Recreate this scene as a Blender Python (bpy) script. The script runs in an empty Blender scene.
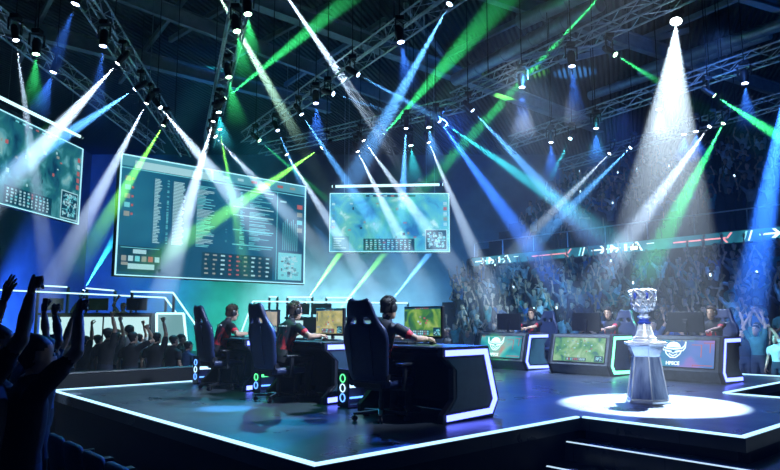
import bpy, bmesh, math, random
import numpy as np
from mathutils import Vector, Matrix, Quaternion

SC = bpy.context.scene
COL = SC.collection
RND = random.Random(7)
PI = math.pi

# ------------------------------------------------------------------ camera model (used to measure the place)
F = 645.0
EYE = Vector((0.0, 0.0, 1.09))
PITCH = math.atan(85.0 / F)
CP, SP = math.cos(PITCH), math.sin(PITCH)

def ray(u, v):
    x = (u - 390.0) / F
    y = (235.0 - v) / F
    return Vector((x, CP - y * SP, SP + y * CP))

def PZ(u, v, z):
    r = ray(u, v)
    return EYE + r * ((z - EYE.z) / r.z)

def PY(u, v, y):
    r = ray(u, v)
    return EYE + r * (y / r.y)

TH = math.radians(42.0)
E1 = Vector((math.cos(TH), math.sin(TH), 0))
E2 = Vector((-math.sin(TH), math.cos(TH), 0))
B0 = PZ(314, 467, 0)

def W(s, t, z=0.0):            # stage coordinates
    p = B0 + E1 * s + E2 * t
    return Vector((p.x, p.y, z))

FLOOR_Z = -0.70

# ------------------------------------------------------------------ materials
MATS = {}

def nt(name):
    m = bpy.data.materials.new(name)
    m.use_nodes = True
    return m, m.node_tree, m.node_tree.nodes['Principled BSDF']

def mat(name, col, rough=0.5, metal=0.0, var=0.18, scale=9.0, emis=None, es=0.0, bump=0.0, spec=0.5):
    """principled surface whose colour and roughness wander a little with noise"""
    if name in MATS:
        return MATS[name]
    m, t, p = nt(name)
    tc = t.nodes.new('ShaderNodeTexCoord')
    nz = t.nodes.new('ShaderNodeTexNoise')
    nz.inputs['Scale'].default_value = scale
    nz.inputs['Detail'].default_value = 3
    t.links.new(tc.outputs['Object'], nz.inputs['Vector'])
    cr = t.nodes.new('ShaderNodeValToRGB')
    a = [max(0, c * (1 - var)) for c in col[:3]]
    b = [min(1, c * (1 + var)) for c in col[:3]]
    cr.color_ramp.elements[0].position = 0.3
    cr.color_ramp.elements[1].position = 0.7
    cr.color_ramp.elements[0].color = (*a, 1)
    cr.color_ramp.elements[1].color = (*b, 1)
    t.links.new(nz.outputs['Fac'], cr.inputs['Fac'])
    t.links.new(cr.outputs['Color'], p.inputs['Base Color'])
    p.inputs['Roughness'].default_value = rough
    p.inputs['Metallic'].default_value = metal
    p.inputs['Specular IOR Level'].default_value = spec
    if bump:
        bp = t.nodes.new('ShaderNodeBump')
        bp.inputs['Strength'].default_value = bump
        bp.inputs['Distance'].default_value = 0.02
        t.links.new(nz.outputs['Fac'], bp.inputs['Height'])
        t.links.new(bp.outputs['Normal'], p.inputs['Normal'])
    if emis:
        p.inputs['Emission Color'].default_value = (*emis, 1)
        p.inputs['Emission Strength'].default_value = es
    MATS[name] = m
    return m

def glow(name, col, strength):
    """something that gives off light"""
    if name in MATS:
        return MATS[name]
    m, t, p = nt(name)
    p.inputs['Base Color'].default_value = (0.02, 0.02, 0.02, 1)
    p.inputs['Emission Color'].default_value = (*col, 1)
    p.inputs['Emission Strength'].default_value = strength
    m.cycles.emission_sampling = 'AUTO' if name in ('lit_white_panel', 'lit_grey_panel') else 'NONE'
    MATS[name] = m
    return m

def screen_mat(name, cols, scale, strength, seed=0.0, detail=4.0, distort=0.6):
    """picture on a lit display: blotches of several colours"""
    m, t, p = nt(name)
    tc = t.nodes.new('ShaderNodeTexCoord')
    mp = t.nodes.new('ShaderNodeMapping')
    mp.inputs['Location'].default_value = (seed, seed * 1.7, seed * .3)
    nz = t.nodes.new('ShaderNodeTexNoise')
    nz.inputs['Scale'].default_value = scale
    nz.inputs['Detail'].default_value = detail
    nz.inputs['Distortion'].default_value = distort
    t.links.new(tc.outputs['Object'], mp.inputs['Vector'])
    t.links.new(mp.outputs['Vector'], nz.inputs['Vector'])
    cr = t.nodes.new('ShaderNodeValToRGB')
    n = len(cols)
    el = cr.color_ramp.elements
    while len(el) < n:
        el.new(0.5)
    for i, c in enumerate(cols):
        el[i].position = 0.30 + 0.42 * i / (n - 1)
        el[i].color = (*c, 1)
    t.links.new(nz.outputs['Fac'], cr.inputs['Fac'])
    p.inputs['Base Color'].default_value = (0.01, 0.01, 0.012, 1)
    p.inputs['Roughness'].default_value = 0.35
    t.links.new(cr.outputs['Color'], p.inputs['Emission Color'])
    p.inputs['Emission Strength'].default_value = strength
    MATS[name] = m
    return m

# ------------------------------------------------------------------ mesh builder
class MB:
    def __init__(self):
        self.v, self.f, self.m = [], [], []
        self.T = Matrix.Identity(4)

    def add(self, vs, fs, mi=0):
        b = len(self.v)
        self.v += [tuple(self.T @ Vector(q)) for q in vs]
        self.f += [tuple(b + i for i in f) for f in fs]
        self.m += [mi] * len(fs)
        return self

    def box(self, c, s, mi=0, rz=0.0, R=None):
        x, y, z = s[0] / 2, s[1] / 2, s[2] / 2
        vs = [Vector((i, j, k)) for i in (-x, x) for j in (-y, y) for k in (-z, z)]
        M = R if R is not None else Matrix.Rotation(rz, 3, 'Z')
        vs = [M @ q + Vector(c) for q in vs]
        return self.add(vs, [(0, 1, 3, 2), (4, 6, 7, 5), (0, 4, 5, 1), (2, 3, 7, 6), (0, 2, 6, 4), (1, 5, 7, 3)], mi)

    def bar(self, a, b, w, h=None, mi=0, up=(0, 0, 1)):
        """square bar from a to b"""
        a, b = Vector(a), Vector(b)
        h = w if h is None else h
        d = (b - a)
        if d.length < 1e-6:
            return self
        d.normalize()
        up = Vector(up)
        if abs(d.dot(up)) > 0.98:
            up = Vector((1, 0, 0))
        x = d.cross(up).normalized()
        y = x.cross(d).normalized()
        vs = [p + x * (w / 2 * i) + y * (h / 2 * j) for p in (a, b) for i, j in ((-1, -1), (1, -1), (1, 1), (-1, 1))]
        return self.add(vs, [(3, 2, 1, 0), (4, 5, 6, 7), (0, 1, 5, 4), (1, 2, 6, 5), (2, 3, 7, 6), (3, 0, 4, 7)], mi)

    def tube(self, pts, rad, n=8, mi=0, ref=(0, 0, 1), cap=True):
        """round tube through pts; rad a number, or one per point, or (rx, ry)"""
        pts = [Vector(p) for p in pts]
        k = len(pts)
        if not isinstance(rad, (list, tuple)):
            rad = [rad] * k
        vs = []
        ref = Vector(ref)
        for i, p in enumerate(pts):
            d = (pts[min(i + 1, k - 1)] - pts[max(i - 1, 0)])
            if d.length < 1e-9:
                d = Vector((0, 0, 1))
            d.normalize()
            r = ref if abs(d.dot(ref)) < 0.97 else (Vector((0, 1, 0)) if abs(d.y) < .9 else Vector((1, 0, 0)))
            x = d.cross(r).normalized()
            y = x.cross(d).normalized()
            rx, ry = rad[i] if isinstance(rad[i], (list, tuple)) else (rad[i], rad[i])
            for j in range(n):
                a = 2 * PI * j / n
                vs.append(p + x * (rx * math.cos(a)) + y * (ry * math.sin(a)))
        fs = []
        for i in range(k - 1):
            for j in range(n):
                fs.append((i * n + j, i * n + (j + 1) % n, (i + 1) * n + (j + 1) % n, (i + 1) * n + j))
        if cap:
            fs.append(tuple(range(n - 1, -1, -1)))
            fs.append(tuple(range((k - 1) * n, k * n)))
        return self.add(vs, fs, mi)

    def lathe(self, prof, n=24, c=(0, 0, 0), mi=0, R=None, mis=None):
        """revolve (r, z) profile about z"""
        vs, fs = [], []
        M = R if R is not None else Matrix.Identity(3)
        for r, z in prof:
            for j in range(n):
                a = 2 * PI * j / n
                vs.append(M @ Vector((r * math.cos(a), r * math.sin(a), z)) + Vector(c))
        k = len(prof)
        for i in range(k - 1):
            for j in range(n):
                fs.append((i * n + j, i * n + (j + 1) % n, (i + 1) * n + (j + 1) % n, (i + 1) * n + j))
        fs.append(tuple(range(n - 1, -1, -1)))
        fs.append(tuple(range((k - 1) * n, k * n)))
        return self.add(vs, fs, mi)

    def prism(self, poly, d, mi=0):
        """extrude a closed 3D polygon by vector d"""
        n = len(poly)
        d = Vector(d)
        a = [Vector(p) for p in poly]
        vs = a + [p + d for p in a]
        fs = [tuple(range(n - 1, -1, -1)), tuple(range(n, 2 * n))]
        fs += [(i, (i + 1) % n, n + (i + 1) % n, n + i) for i in range(n)]
        return self.add(vs, fs, mi)

    def ball(self, c, r, n=10, mi=0):
        r = r if isinstance(r, (list, tuple)) else (r, r, r)
        m = max(4, n // 2 + 1)
        vs = [Vector((c[0], c[1], c[2] - r[2]))]
        for i in range(1, m):
            th = PI * i / m
            for j in range(n):
                a = 2 * PI * j / n
                vs.append(Vector((c[0] + r[0] * math.sin(th) * math.cos(a), c[1] + r[1] * math.sin(th) * math.sin(a), c[2] - r[2] * math.cos(th))))
        vs.append(Vector((c[0], c[1], c[2] + r[2])))
        fs = [(0, 1 + (j + 1) % n, 1 + j) for j in range(n)]
        for i in range(m - 2):
            for j in range(n):
                a, b = 1 + i * n + j, 1 + i * n + (j + 1) % n
                fs.append((a, b, b + n, a + n))
        e = len(vs) - 1
        o = 1 + (m - 2) * n
        fs += [(e, o + j, o + (j + 1) % n) for j in range(n)]
        return self.add(vs, fs, mi)

    def torus(self, c, R_, r, n=20, m=8, mi=0, R=None):
        vs, fs = [], []
        M = R if R is not None else Matrix.Identity(3)
        for i in range(n):
            a = 2 * PI * i / n
            for j in range(m):
                b = 2 * PI * j / m
                vs.append(M @ Vector(((R_ + r * math.cos(b)) * math.cos(a), (R_ + r * math.cos(b)) * math.sin(a), r * math.sin(b))) + Vector(c))
        for i in range(n):
            for j in range(m):
                fs.append((i * m + j, ((i + 1) % n) * m + j, ((i + 1) % n) * m + (j + 1) % m, i * m + (j + 1) % m))
        return self.add(vs, fs, mi)

    def mesh(self, name, mats, smooth=False):
        me = bpy.data.meshes.new(name)
        me.from_pydata(self.v, [], self.f)
        for m in (mats if isinstance(mats, (list, tuple)) else [mats]):
            me.materials.append(m)
        me.polygons.foreach_set('material_index', self.m)
        if smooth:
            me.polygons.foreach_set('use_smooth', [True] * len(self.f))
        me.update()
        bm = bmesh.new()
        bm.from_mesh(me)
        bmesh.ops.recalc_face_normals(bm, faces=bm.faces)
        bm.to_mesh(me)
        bm.free()
        return me

    def build(self, name, mats, parent=None, smooth=False, bevel=0.0, label=None, seg=2):
        o = bpy.data.objects.new(name, self.mesh(name, mats, smooth))
        COL.objects.link(o)
        if parent is not None:
            o.parent = parent
        if bevel:
            b = o.modifiers.new('Bevel', 'BEVEL')
            b.width = bevel
            b.segments = seg
            b.limit_method = 'ANGLE'
        if smooth:
            auto_smooth(o)
        if label:
            o['label'] = label
        return o

def auto_smooth(o, ang=40):
    try:
        me = o.data
        me.set_sharp_from_angle(angle=math.radians(ang))
    except Exception:
        pass

def tag(o, label, cat, group=None, kind=None):
    if label:
        o['label'] = label
    if cat:
        o['category'] = cat
    if group:
        o['group'] = group
    if kind:
        o['kind'] = kind
    return o

def thing(name, label, cat, loc=(0, 0, 0), rz=0.0, group=None):
    o = bpy.data.objects.new(name, None)
    o.empty_display_size = 0.2
    COL.objects.link(o)
    o.location = loc
    o.rotation_euler = (0, 0, rz)
    return tag(o, label, cat, group)

def kids(o):
    return [c for c in bpy.data.objects if c.parent is o]

def copy_tree(o, loc=None, rz=None, label=None, group=None):
    allo = {}
    for c in bpy.data.objects:
        if c.parent is not None:
            allo.setdefault(c.parent.name, []).append(c)
    def rec(q, par):
        c = q.copy()
        COL.objects.link(c)
        if par is not None:
            c.parent = par
        for ch in allo.get(q.name, []):
            rec(ch, c)
        return c
    r = rec(o, None)
    if loc is not None:
        r.location = loc
    if rz is not None:
        r.rotation_euler = (0, 0, rz)
    if label:
        r['label'] = label
    if group:
        r['group'] = group
    return r

# common materials
M_black = mat('black_plastic', (0.012, 0.013, 0.018), 0.38)
M_dark = mat('dark_panel', (0.010, 0.013, 0.022), 0.45)
M_matte = mat('matt_black', (0.006, 0.007, 0.010), 0.8)
M_steel = mat('truss_aluminium', (0.42, 0.50, 0.55), 0.35, 0.75)
M_chrome = mat('polished_silver', (0.84, 0.87, 0.93), 0.24, .6, var=.06)
M_edge = glow('edge_light', (0.40, 0.72, 1.0), 1.9)
M_blue_led = glow('blue_white_led', (0.12, 0.16, 1.0), 6.0)
M_green_led = glow('green_white_led', (0.16, 1.0, 0.50), 3.6)
M_white_led = glow('cool_white_led', (0.55, 0.92, 1.0), 1.7)
# ------------------------------------------------------------------ people
def ik(sh, target, l1, l2, pole):
    d = target - sh
    L = min(d.length, (l1 + l2) * 0.985)
    d = d.normalized()
    a = (l1 * l1 - l2 * l2 + L * L) / (2 * L)
    h = math.sqrt(max(l1 * l1 - a * a, 0.0))
    p = Vector(pole)
    p = p - d * p.dot(d)
    if p.length < 1e-5:
        p = Vector((1, 0, 0)) - d * d.x
    p.normalize()
    return sh + d * a + p * h, sh + d * L

def add_hand(mb, wrist, d, n, kind, sgn, mi):
    """palm and five fingers. d: forearm direction, n: palm normal"""
    d = d.normalized()
    n = (n - d * n.dot(d))
    n = n.normalized() if n.length > 1e-4 else d.orthogonal().normalized()
    s = d.cross(n).normalized() * sgn           # towards the thumb
    k = 1.0
    palm = [wrist - d * .01, wrist + d * .03, wrist + d * .065, wrist + d * .092]
    mb.tube(palm, [(.026, .020), (.036, .019), (.041, .017), (.039, .014)], 10, mi, ref=n)
    curl = {'open': (.10, .12, .10), 'fist': (1.50, 1.72, 1.05), 'grip': (.55, .75, .5), 'rest': (.32, .42, .30)}[kind]
    spread = .16 if kind == 'open' else .03
    base = wrist + d * .088
    if kind == 'fist':
        base = wrist + d * .084 + n * .006
        mb.ball(tuple(wrist + d * .062 + n * .018), .027, 10, mi)
    for i, (off, ln) in enumerate(((.030, .072), (.010, .082), (-.011, .076), (-.030, .060))):
        p = base + s * off * 1.0
        ang = 0.0
        dirv = (d + s * (spread * (1.2 - i * .85))).normalized()
        pts = [p - d * .012]
        rr = [.0095]
        for q, (fr, c) in enumerate(zip((.46, .30, .24), curl)):
            ang += c
            step = dirv * math.cos(ang) + n * math.sin(ang)
            p = p + step * (ln * fr)
            pts.append(p)
            rr.append((.0095, .0088, .0080, .0062)[q + 1])
        mb.tube(pts, rr, 6, mi, ref=s)
    tb = wrist + d * .028 + s * .030
    tdir = (d * .62 + s * .70 + n * .25).normalized() if kind in ('open',) else (d * .75 + s * .40 + n * .55).normalized()
    p1 = tb + tdir * .036
    t2 = (tdir + (n * .9 - s * .55 if kind == 'fist' else n * .15)).normalized()
    p2 = p1 + t2 * .028
    p3 = p2 + (t2 + (-s * .5 if kind == 'fist' else d * .1)).normalized() * .022
    if kind == 'fist':
        p1 = tb + n * .030 + d * .014
        p2 = p1 + n * .014 - s * .026 + d * .006
        p3 = p2 - s * .020 + n * .004
    mb.tube([tb - s * .012, p1, p2, p3], [.014, .0125, .0110, .0085], 6, mi, ref=n)

HEAD_ROWS = [(-.122, .020, .062, .012), (-.112, .036, .086, -.008), (-.085, .052, .099, -.034), (-.055, .062, .097, -.062), (-.02, .069, .093, -.088),
             (.02, .073, .094, -.100), (.06, .073, .093, -.102), (.092, .064, .076, -.090), (.117, .042, .042, -.062), (.129, .014, .006, -.026)]

def body_mesh(name, S, mats, voxel=.022):
    """one continuous figure. local frame: facing +Y, feet at z = 0.
    mats: skin, shirt, trousers, shoes, hair, trim"""
    prims = []                                   # (p0, p1, r0, r1, material)
    mb = MB()
    def limb(pts, rad, mi, n=10, ref=(0, 0, 1)):
        mb.tube(pts, rad, n, mi, ref)
        g = lambda r: (max(r) + min(r)) / 2 if isinstance(r, (list, tuple)) else r
        for i in range(len(pts) - 1):
            prims.append((Vector(pts[i]), Vector(pts[i + 1]), g(rad[i]), g(rad[i + 1]), mi))
    pel = Vector(S.get('pelvis', (0, 0, .93)))
    lean = S.get('lean', 0.0)
    side = S.get('side', 0.0)
    up = Vector((math.sin(side), math.sin(lean), math.cos(lean))).normalized()
    fw = Vector((0, math.cos(lean), -math.sin(lean)))
    # torso rings are laid across the person's x axis
    ring = [(-.10, .135, .105, 2), (0.0, .158, .118, 2), (.07, .150, .112, 1), (.15, .138, .104, 1), (.28, .160, .115, 1), (.40, .172, .112, 1), (.47, .140, .092, 1), (.515, .072, .064, 1)]
    vs, fs, n = [], [], 16
    for (h, rx, ry, mi) in ring:
        c = pel + up * h
        for j in range(n):
            a = 2 * PI * j / n
            vs.append(c + Vector((1, 0, 0)) * rx * math.cos(a) + fw * ry * math.sin(a))
    for i in range(len(ring) - 1):
        for j in range(n):
            fs.append((i * n + j, i * n + (j + 1) % n, (i + 1) * n + (j + 1) % n, (i + 1) * n + j))
    fs.append(tuple(range(n - 1, -1, -1)))
    fs.append(tuple(range((len(ring) - 1) * n, len(ring) * n)))
    mb.add(vs, fs, 1)
    for i in range(len(ring) - 1):
        for k in (-.5, 0, .5):
            o = Vector((1, 0, 0)) * k * ring[i][1]
            o2 = Vector((1, 0, 0)) * k * ring[i + 1][1]
            prims.append((pel + up * ring[i][0] + o, pel + up * ring[i + 1][0] + o2, ring[i][2], ring[i + 1][2], ring[i][3]))
    nb = pel + up * .50
    hp = S.get('head_pitch', 0.0)                # + looks down
    hy = S.get('head_yaw', 0.0)
    Hm = Matrix.Rotation(hy, 3, 'Z') @ Matrix.Rotation(-hp, 3, 'X')
    hc = nb + up * .155 + Vector((0, .025, 0))
    limb([nb - up * .03, nb + up * .05, hc - Hm @ Vector((0, .015, .055))], [.062, .053, .052], 0)
    prims.append((nb - up * .005 - Vector((.03, 0, 0)), nb - up * .005 + Vector((.03, 0, 0)), .058, .058, 5))
    hv, hf, n = [], [], 14
    for (z, w, f, b) in HEAD_ROWS:
        for j in range(n):
            a = 2 * PI * j / n
            hv.append(hc + Hm @ Vector((w * math.cos(a), (f + b) / 2 + (f - b) / 2 * math.sin(a), z)))
    for i in range(len(HEAD_ROWS) - 1):
        for j in range(n):
            hf.append((i * n + j, i * n + (j + 1) % n, (i + 1) * n + (j + 1) % n, (i + 1) * n + j))
    hf.append(tuple(range(n - 1, -1, -1)))
    hf.append(tuple(range((len(HEAD_ROWS) - 1) * n, len(HEAD_ROWS) * n)))
    mb.add(hv, hf, 0)
    H = lambda x, y, z: hc + Hm @ Vector((x, y, z))
    prims.append((H(0, .03, -.09), H(0, .035, .02), .062, .074, 0))
    limb([H(0, .088, .022), H(0, .112, -.018), H(0, .100, -.034)], [.011, .016, .012], 0, 8)   # nose
    for sx in (-1, 1):
        limb([H(sx * .074, -.004, .018), H(sx * .080, -.010, -.022)], [.016, .013], 0, 8)       # ears
    if S.get('hair', True):
        hs = S.get('hair_len', 0)
        mb.ball((0, 0, 0), (.082, .104, .080), 14, 4)
        k = len(mb.v) - (1 + (8 - 1) * 14 + 1)
        off = H(0, -.026, .060)
        for q in range(k, len(mb.v)):
            mb.v[q] = tuple(off + Hm @ Vector(mb.v[q]))
        prims.append((H(0, -.005, .082), H(0, -.06, .05), .078, .072, 4))
        prims.append((H(0, -.06, .05), H(0, -.055, -.02), .070, .060, 4))
        if hs:
            limb([H(0, -.05, .04), H(0, -.075, -.06), H(0, -.085, -.06 - hs)], [(.085, .06), (.085, .045), (.06, .03)], 4, 10)
    # legs
    legs = S.get('legs')
    if legs is None:
        legs = [(Vector((sx * .105, .03, .50)), Vector((sx * .115, -.01, .09)), Vector((sx * .135, .16, .035))) for sx in (-1, 1)]
    for sx, (kn, an, toe) in zip((-1, 1), legs):
        kn, an, toe = Vector(kn), Vector(an), Vector(toe)
        hip = pel + Vector((sx * .085, 0, -.03))
        limb([hip, hip.lerp(kn, .5), kn, kn.lerp(an, .35), an], [.092, .083, .062, .060, .045], 2)
        limb([an + Vector((0, -.02, -.02)), an.lerp(toe, .5) + Vector((0, 0, .0)), toe], [.047, (.043, .040), (.040, .026)], 3)
    # arms
    hands = S.get('hands', [None, None])
    post = MB()
    sleeve = S.get('sleeve', .62)
    sh_drop = .435
    for sx, hd in zip((-1, 1), hands):
        sh = pel + up * sh_drop + Vector((sx * .178, 0, 0))
        if hd is None:
            hd = dict(to=sh + Vector((sx * .10, .06, -.52)), kind='rest', pole=(sx * .3, -1, 0), palm=(-sx, 0, 0))
        to = Vector(hd['to'])
        if to.z > sh.z + .1:
            sh = sh + Vector((-sx * .012, 0, .045))
        el, wr = ik(sh, to, .285, .262, hd.get('pole', (sx * .6, -.6, -.5)))
        limb([pel + up * .40 + Vector((sx * .10, 0, 0)), sh], [.075, .064], 1)
        cut = sh.lerp(el, sleeve) if sleeve <= 1 else el.lerp(wr, min(sleeve - 1, .96))
        limb([sh, sh.lerp(el, .45), el, el.lerp(wr, .4), wr], [.056, .049, .041, .040, .027], 0)
        if sleeve <= 1:
            limb([sh, cut.lerp(sh, .12), cut], [.065, .061, .060], 1)
            prims.append((cut.lerp(sh, .06), cut, .0615, .0615, 5))
        else:
            limb([sh, el], [.064, .052], 1)
            limb([el, cut], [.050, .040], 1)
        fd = (wr - el).normalized()
        palm = Vector(hd.get('palm', (0, 1, 0)))
        add_hand(post, wr, fd, palm, hd.get('kind', 'fist'), hd.get('thumb', -sx), 0)
    # weld everything but the fingers into one skin
    src = mb.mesh(name + '_src', mats)
    o = bpy.data.objects.new(name + '_src', src)
    COL.objects.link(o)
    rm = o.modifiers.new('r', 'REMESH')
    rm.mode = 'VOXEL'
    rm.voxel_size = voxel
    smo = o.modifiers.new('s', 'SMOOTH')
    smo.factor = .5
    smo.iterations = 2
    dg = bpy.context.evaluated_depsgraph_get()
    dg.update()
    ev = o.evaluated_get(dg)
    me = bpy.data.meshes.new_from_object(ev, depsgraph=dg)
    nv = len(me.vertices)
    co = np.empty(nv * 3)
    me.vertices.foreach_get('co', co)
    co = co.reshape(-1, 3)
    faces = [tuple(p.vertices) for p in me.polygons]
    bpy.data.objects.remove(o)
    bpy.data.meshes.remove(src)
    bpy.data.meshes.remove(me)
    fc = np.array([co[list(f)].mean(axis=0) for f in faces])
    best = np.full(len(fc), 1e9)
    mi = np.zeros(len(fc), int)
    for (a, b, r0, r1, m) in prims:
        a, b = np.array(a), np.array(b)
        ab = b - a
        t = np.clip(((fc - a) @ ab) / max(ab @ ab, 1e-9), 0, 1)
        d = np.linalg.norm(fc - (a + t[:, None] * ab), axis=1) - (r0 + (r1 - r0) * t)
        w = d < best
        best[w] = d[w]
        mi[w] = m
    face_mat = 0
    v = [tuple(q) for q in co] + post.v
    f = faces + [tuple(i + nv for i in q) for q in post.f]
    m_all = list(mi) + post.m
    # features of the face
    if S.get('face', True):
        fb = MB()
        for sx in (-1, 1):
            fb.ball(tuple(H(sx * .030, .0845, .014)), .0098, 8, 6)
            fb.ball(tuple(H(sx * .030, .0900, .013)), .0064, 6, 7)
            fb.tube([H(sx * .014, .096, .034), H(sx * .032, .094, .040), H(sx * .048, .082, .034)], .0050, 5, 4)
        fb.tube([H(-.022, .090, -.058), H(0, .099, -.060), H(.022, .090, -.058)], [.003, .0062, .003], 6, 8)
        b = len(v)
        v += fb.v
        f += [tuple(i + b for i in q) for q in fb.f]
        m_all += fb.m
    out = bpy.data.meshes.new(name)
    out.from_pydata(v, [], f)
    for m in mats:
        out.materials.append(m)
    out.polygons.foreach_set('material_index', np.array(m_all, dtype=np.int32))
    out.polygons.foreach_set('use_smooth', [True] * len(f))
    out.update()
    return out, dict(hc=hc, Hm=Hm)

M_eye = mat('eye_white', (.75, .75, .72), .3)
M_pupil = mat('eye_dark', (.012, .010, .008), .25)
M_lips = mat('lips', (.33, .12, .10), .5)
SKINS = [mat('skin_fair', (.58, .36, .26), .5), mat('skin_tan', (.42, .25, .17), .5), mat('skin_brown', (.20, .11, .07), .5)]
HAIRS = [mat('hair_black', (.010, .009, .010), .55, scale=60), mat('hair_brown', (.045, .025, .014), .55, scale=60), mat('hair_sandy', (.16, .10, .05), .55, scale=60)]
M_shoe = mat('dark_shoe', (.02, .02, .025), .5)
M_jean = mat('dark_denim', (.022, .032, .065), .8, bump=.2)
M_trou = mat('black_trousers', (.008, .009, .013), .75)
M_red = mat('red_trim', (.52, .02, .04), .6)

def cloth(name, col):
    return mat(name, col, .8, var=.3, scale=6, bump=.15)

def person_mats(skin, shirt, trousers, hair, trim=None):
    return [SKINS[skin], shirt, trousers, M_shoe, HAIRS[hair], trim or shirt, M_eye, M_pupil, M_lips]
# ------------------------------------------------------------------ the setting
def struct(name, mb, mats, bevel=0.0):
    o = mb.build(name, mats, None, bevel=bevel)
    o['kind'] = 'structure'
    return o

M_floor = mat('venue_floor', (.012, .014, .018), .55, scale=2)
M_wall = mat('drape_wall', (.16, .18, .20), .85, scale=1.2)
M_wall_d = mat('dark_wall', (.03, .035, .045), .85, scale=1.2)
M_tier = mat('tier_concrete', (.03, .034, .042), .8, scale=3)

def roof_mat():
    m, t, p = nt('corrugated_roof')
    tc = t.nodes.new('ShaderNodeTexCoord')
    mp = t.nodes.new('ShaderNodeMapping')
    mp.inputs['Rotation'].default_value = (0, 0, math.radians(20))
    wv = t.nodes.new('ShaderNodeTexWave')
    wv.inputs['Scale'].default_value = 1.6
    wv.bands_direction = 'X'
    t.links.new(tc.outputs['Object'], mp.inputs['Vector'])
    t.links.new(mp.outputs['Vector'], wv.inputs['Vector'])
    bp = t.nodes.new('ShaderNodeBump')
    bp.inputs['Strength'].default_value = 1.0
    bp.inputs['Distance'].default_value = .12
    t.links.new(wv.outputs['Fac'], bp.inputs['Height'])
    t.links.new(bp.outputs['Normal'], p.inputs['Normal'])
    p.inputs['Base Color'].default_value = (.045, .055, .065, 1)
    p.inputs['Roughness'].default_value = .55
    return m

CEIL = 11.0
struct('floor', MB().box((4, 15, FLOOR_Z - .1), (46, 48, .2)), M_floor)
struct('ceiling', MB().box((4, 15, CEIL + .1), (46, 48, .2)), roof_mat())
struct('wall_back', MB().box((4, 38.1, 5), (46, .2, 13)), M_wall)
struct('wall_left', MB().box((-18.1, 15, 5), (.2, 48, 13)), M_wall)
struct('wall_right', MB().box((27.1, 15, 5), (.2, 48, 13)), M_wall_d)
struct('wall_front', MB().box((4, -9.1, 5), (46, .2, 13)), M_wall_d)

# roof girders, purlins and ducts, measured on the plane under the roof
M_girder = mat('painted_girder', (.30, .36, .40), .5, scale=4)
M_duct = mat('duct_metal', (.45, .52, .56), .32, .7, scale=5)
gird = [((150, -40), (600, 128), .38, 'wide pale roof girder crossing behind the beams above the middle screen'),
        ((-40, 12), (330, 108), .30, 'roof girder running low behind the trusses over the scoreboard'),
        ((60, -30), (420, 110), .16, 'slim roof girder beside the wide pale girder'),
        ((420, -30), (800, 98), .22, 'roof girder running behind the trophy spotlight'),
        ((640, -40), (860, 30), .25, 'roof girder in the dark roof corner over the upper stands')]
for i, (a, b, w, lab) in enumerate(gird):
    A_, B_ = PZ(*a, 10.3), PZ(*b, 10.3)
    r = thing('roof_girder', lab, 'girder', (A_ + B_) / 2)
    o = Vector(r.location)
    mb = MB()
    mb.bar(A_ - o + Vector((0, 0, .25)), B_ - o + Vector((0, 0, .25)), w, .04)
    mb.build('flange', M_girder, r)
    MB().bar(A_ - o + Vector((0, 0, -.22)), B_ - o + Vector((0, 0, -.22)), w, .04).build('flange', M_girder, r)
    MB().bar(A_ - o, B_ - o, .05, .46).build('web', M_girder, r)
purl = [((187, -5), (120, 82)), ((330, 5), (225, 62)), ((385, 20), (285, 85)), ((405, 5), (455, 70)), ((520, 20), (420, 68)), ((610, 45), (500, 60)), ((690, 30), (560, 62)), ((745, -5), (640, 40)), ((60, -20), (20, 60)), ((270, -20), (170, 40))]
for i, (a, b) in enumerate(purl):
    A_, B_ = PZ(*a, 10.75), PZ(*b, 10.75)
    o = MB().bar(A_, B_, .12, .18).build('roof_purlin', M_girder)
    tag(o, 'thin roof purlin crossing between the girders high in the dark roof', 'purlin', 'roof purlins')
ducts = [((455, 80), (600, 4), .22, 'silver air duct running towards the roof above the long truss'),
         ((590, 96), (770, 34), .17, 'thin silver air duct passing behind the trophy spotlight'),
         ((520, 22), (650, -36), .22, 'silver air duct at the top of the roof beside the trophy lamp'),
         ((640, 72), (830, 8), .19, 'silver air duct nearest the upper stands')]
for a, b, rr, lab in ducts:
    A_, B_ = PZ(*a, 9.7), PZ(*b, 9.7)
    r = thing('air_duct', lab, 'duct', A_)
    MB().tube([Vector((0, 0, 0)), B_ - A_], rr, 16).build('pipe', M_duct, r, smooth=True)
    n = 5
    for k in range(1, n):
        c = (B_ - A_) * (k / n)
        d = (B_ - A_).normalized()
        MB().tube([c - d * .06, c + d * .06], rr * 1.10, 16).build('joint_ring', M_duct, r, smooth=True)

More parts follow.
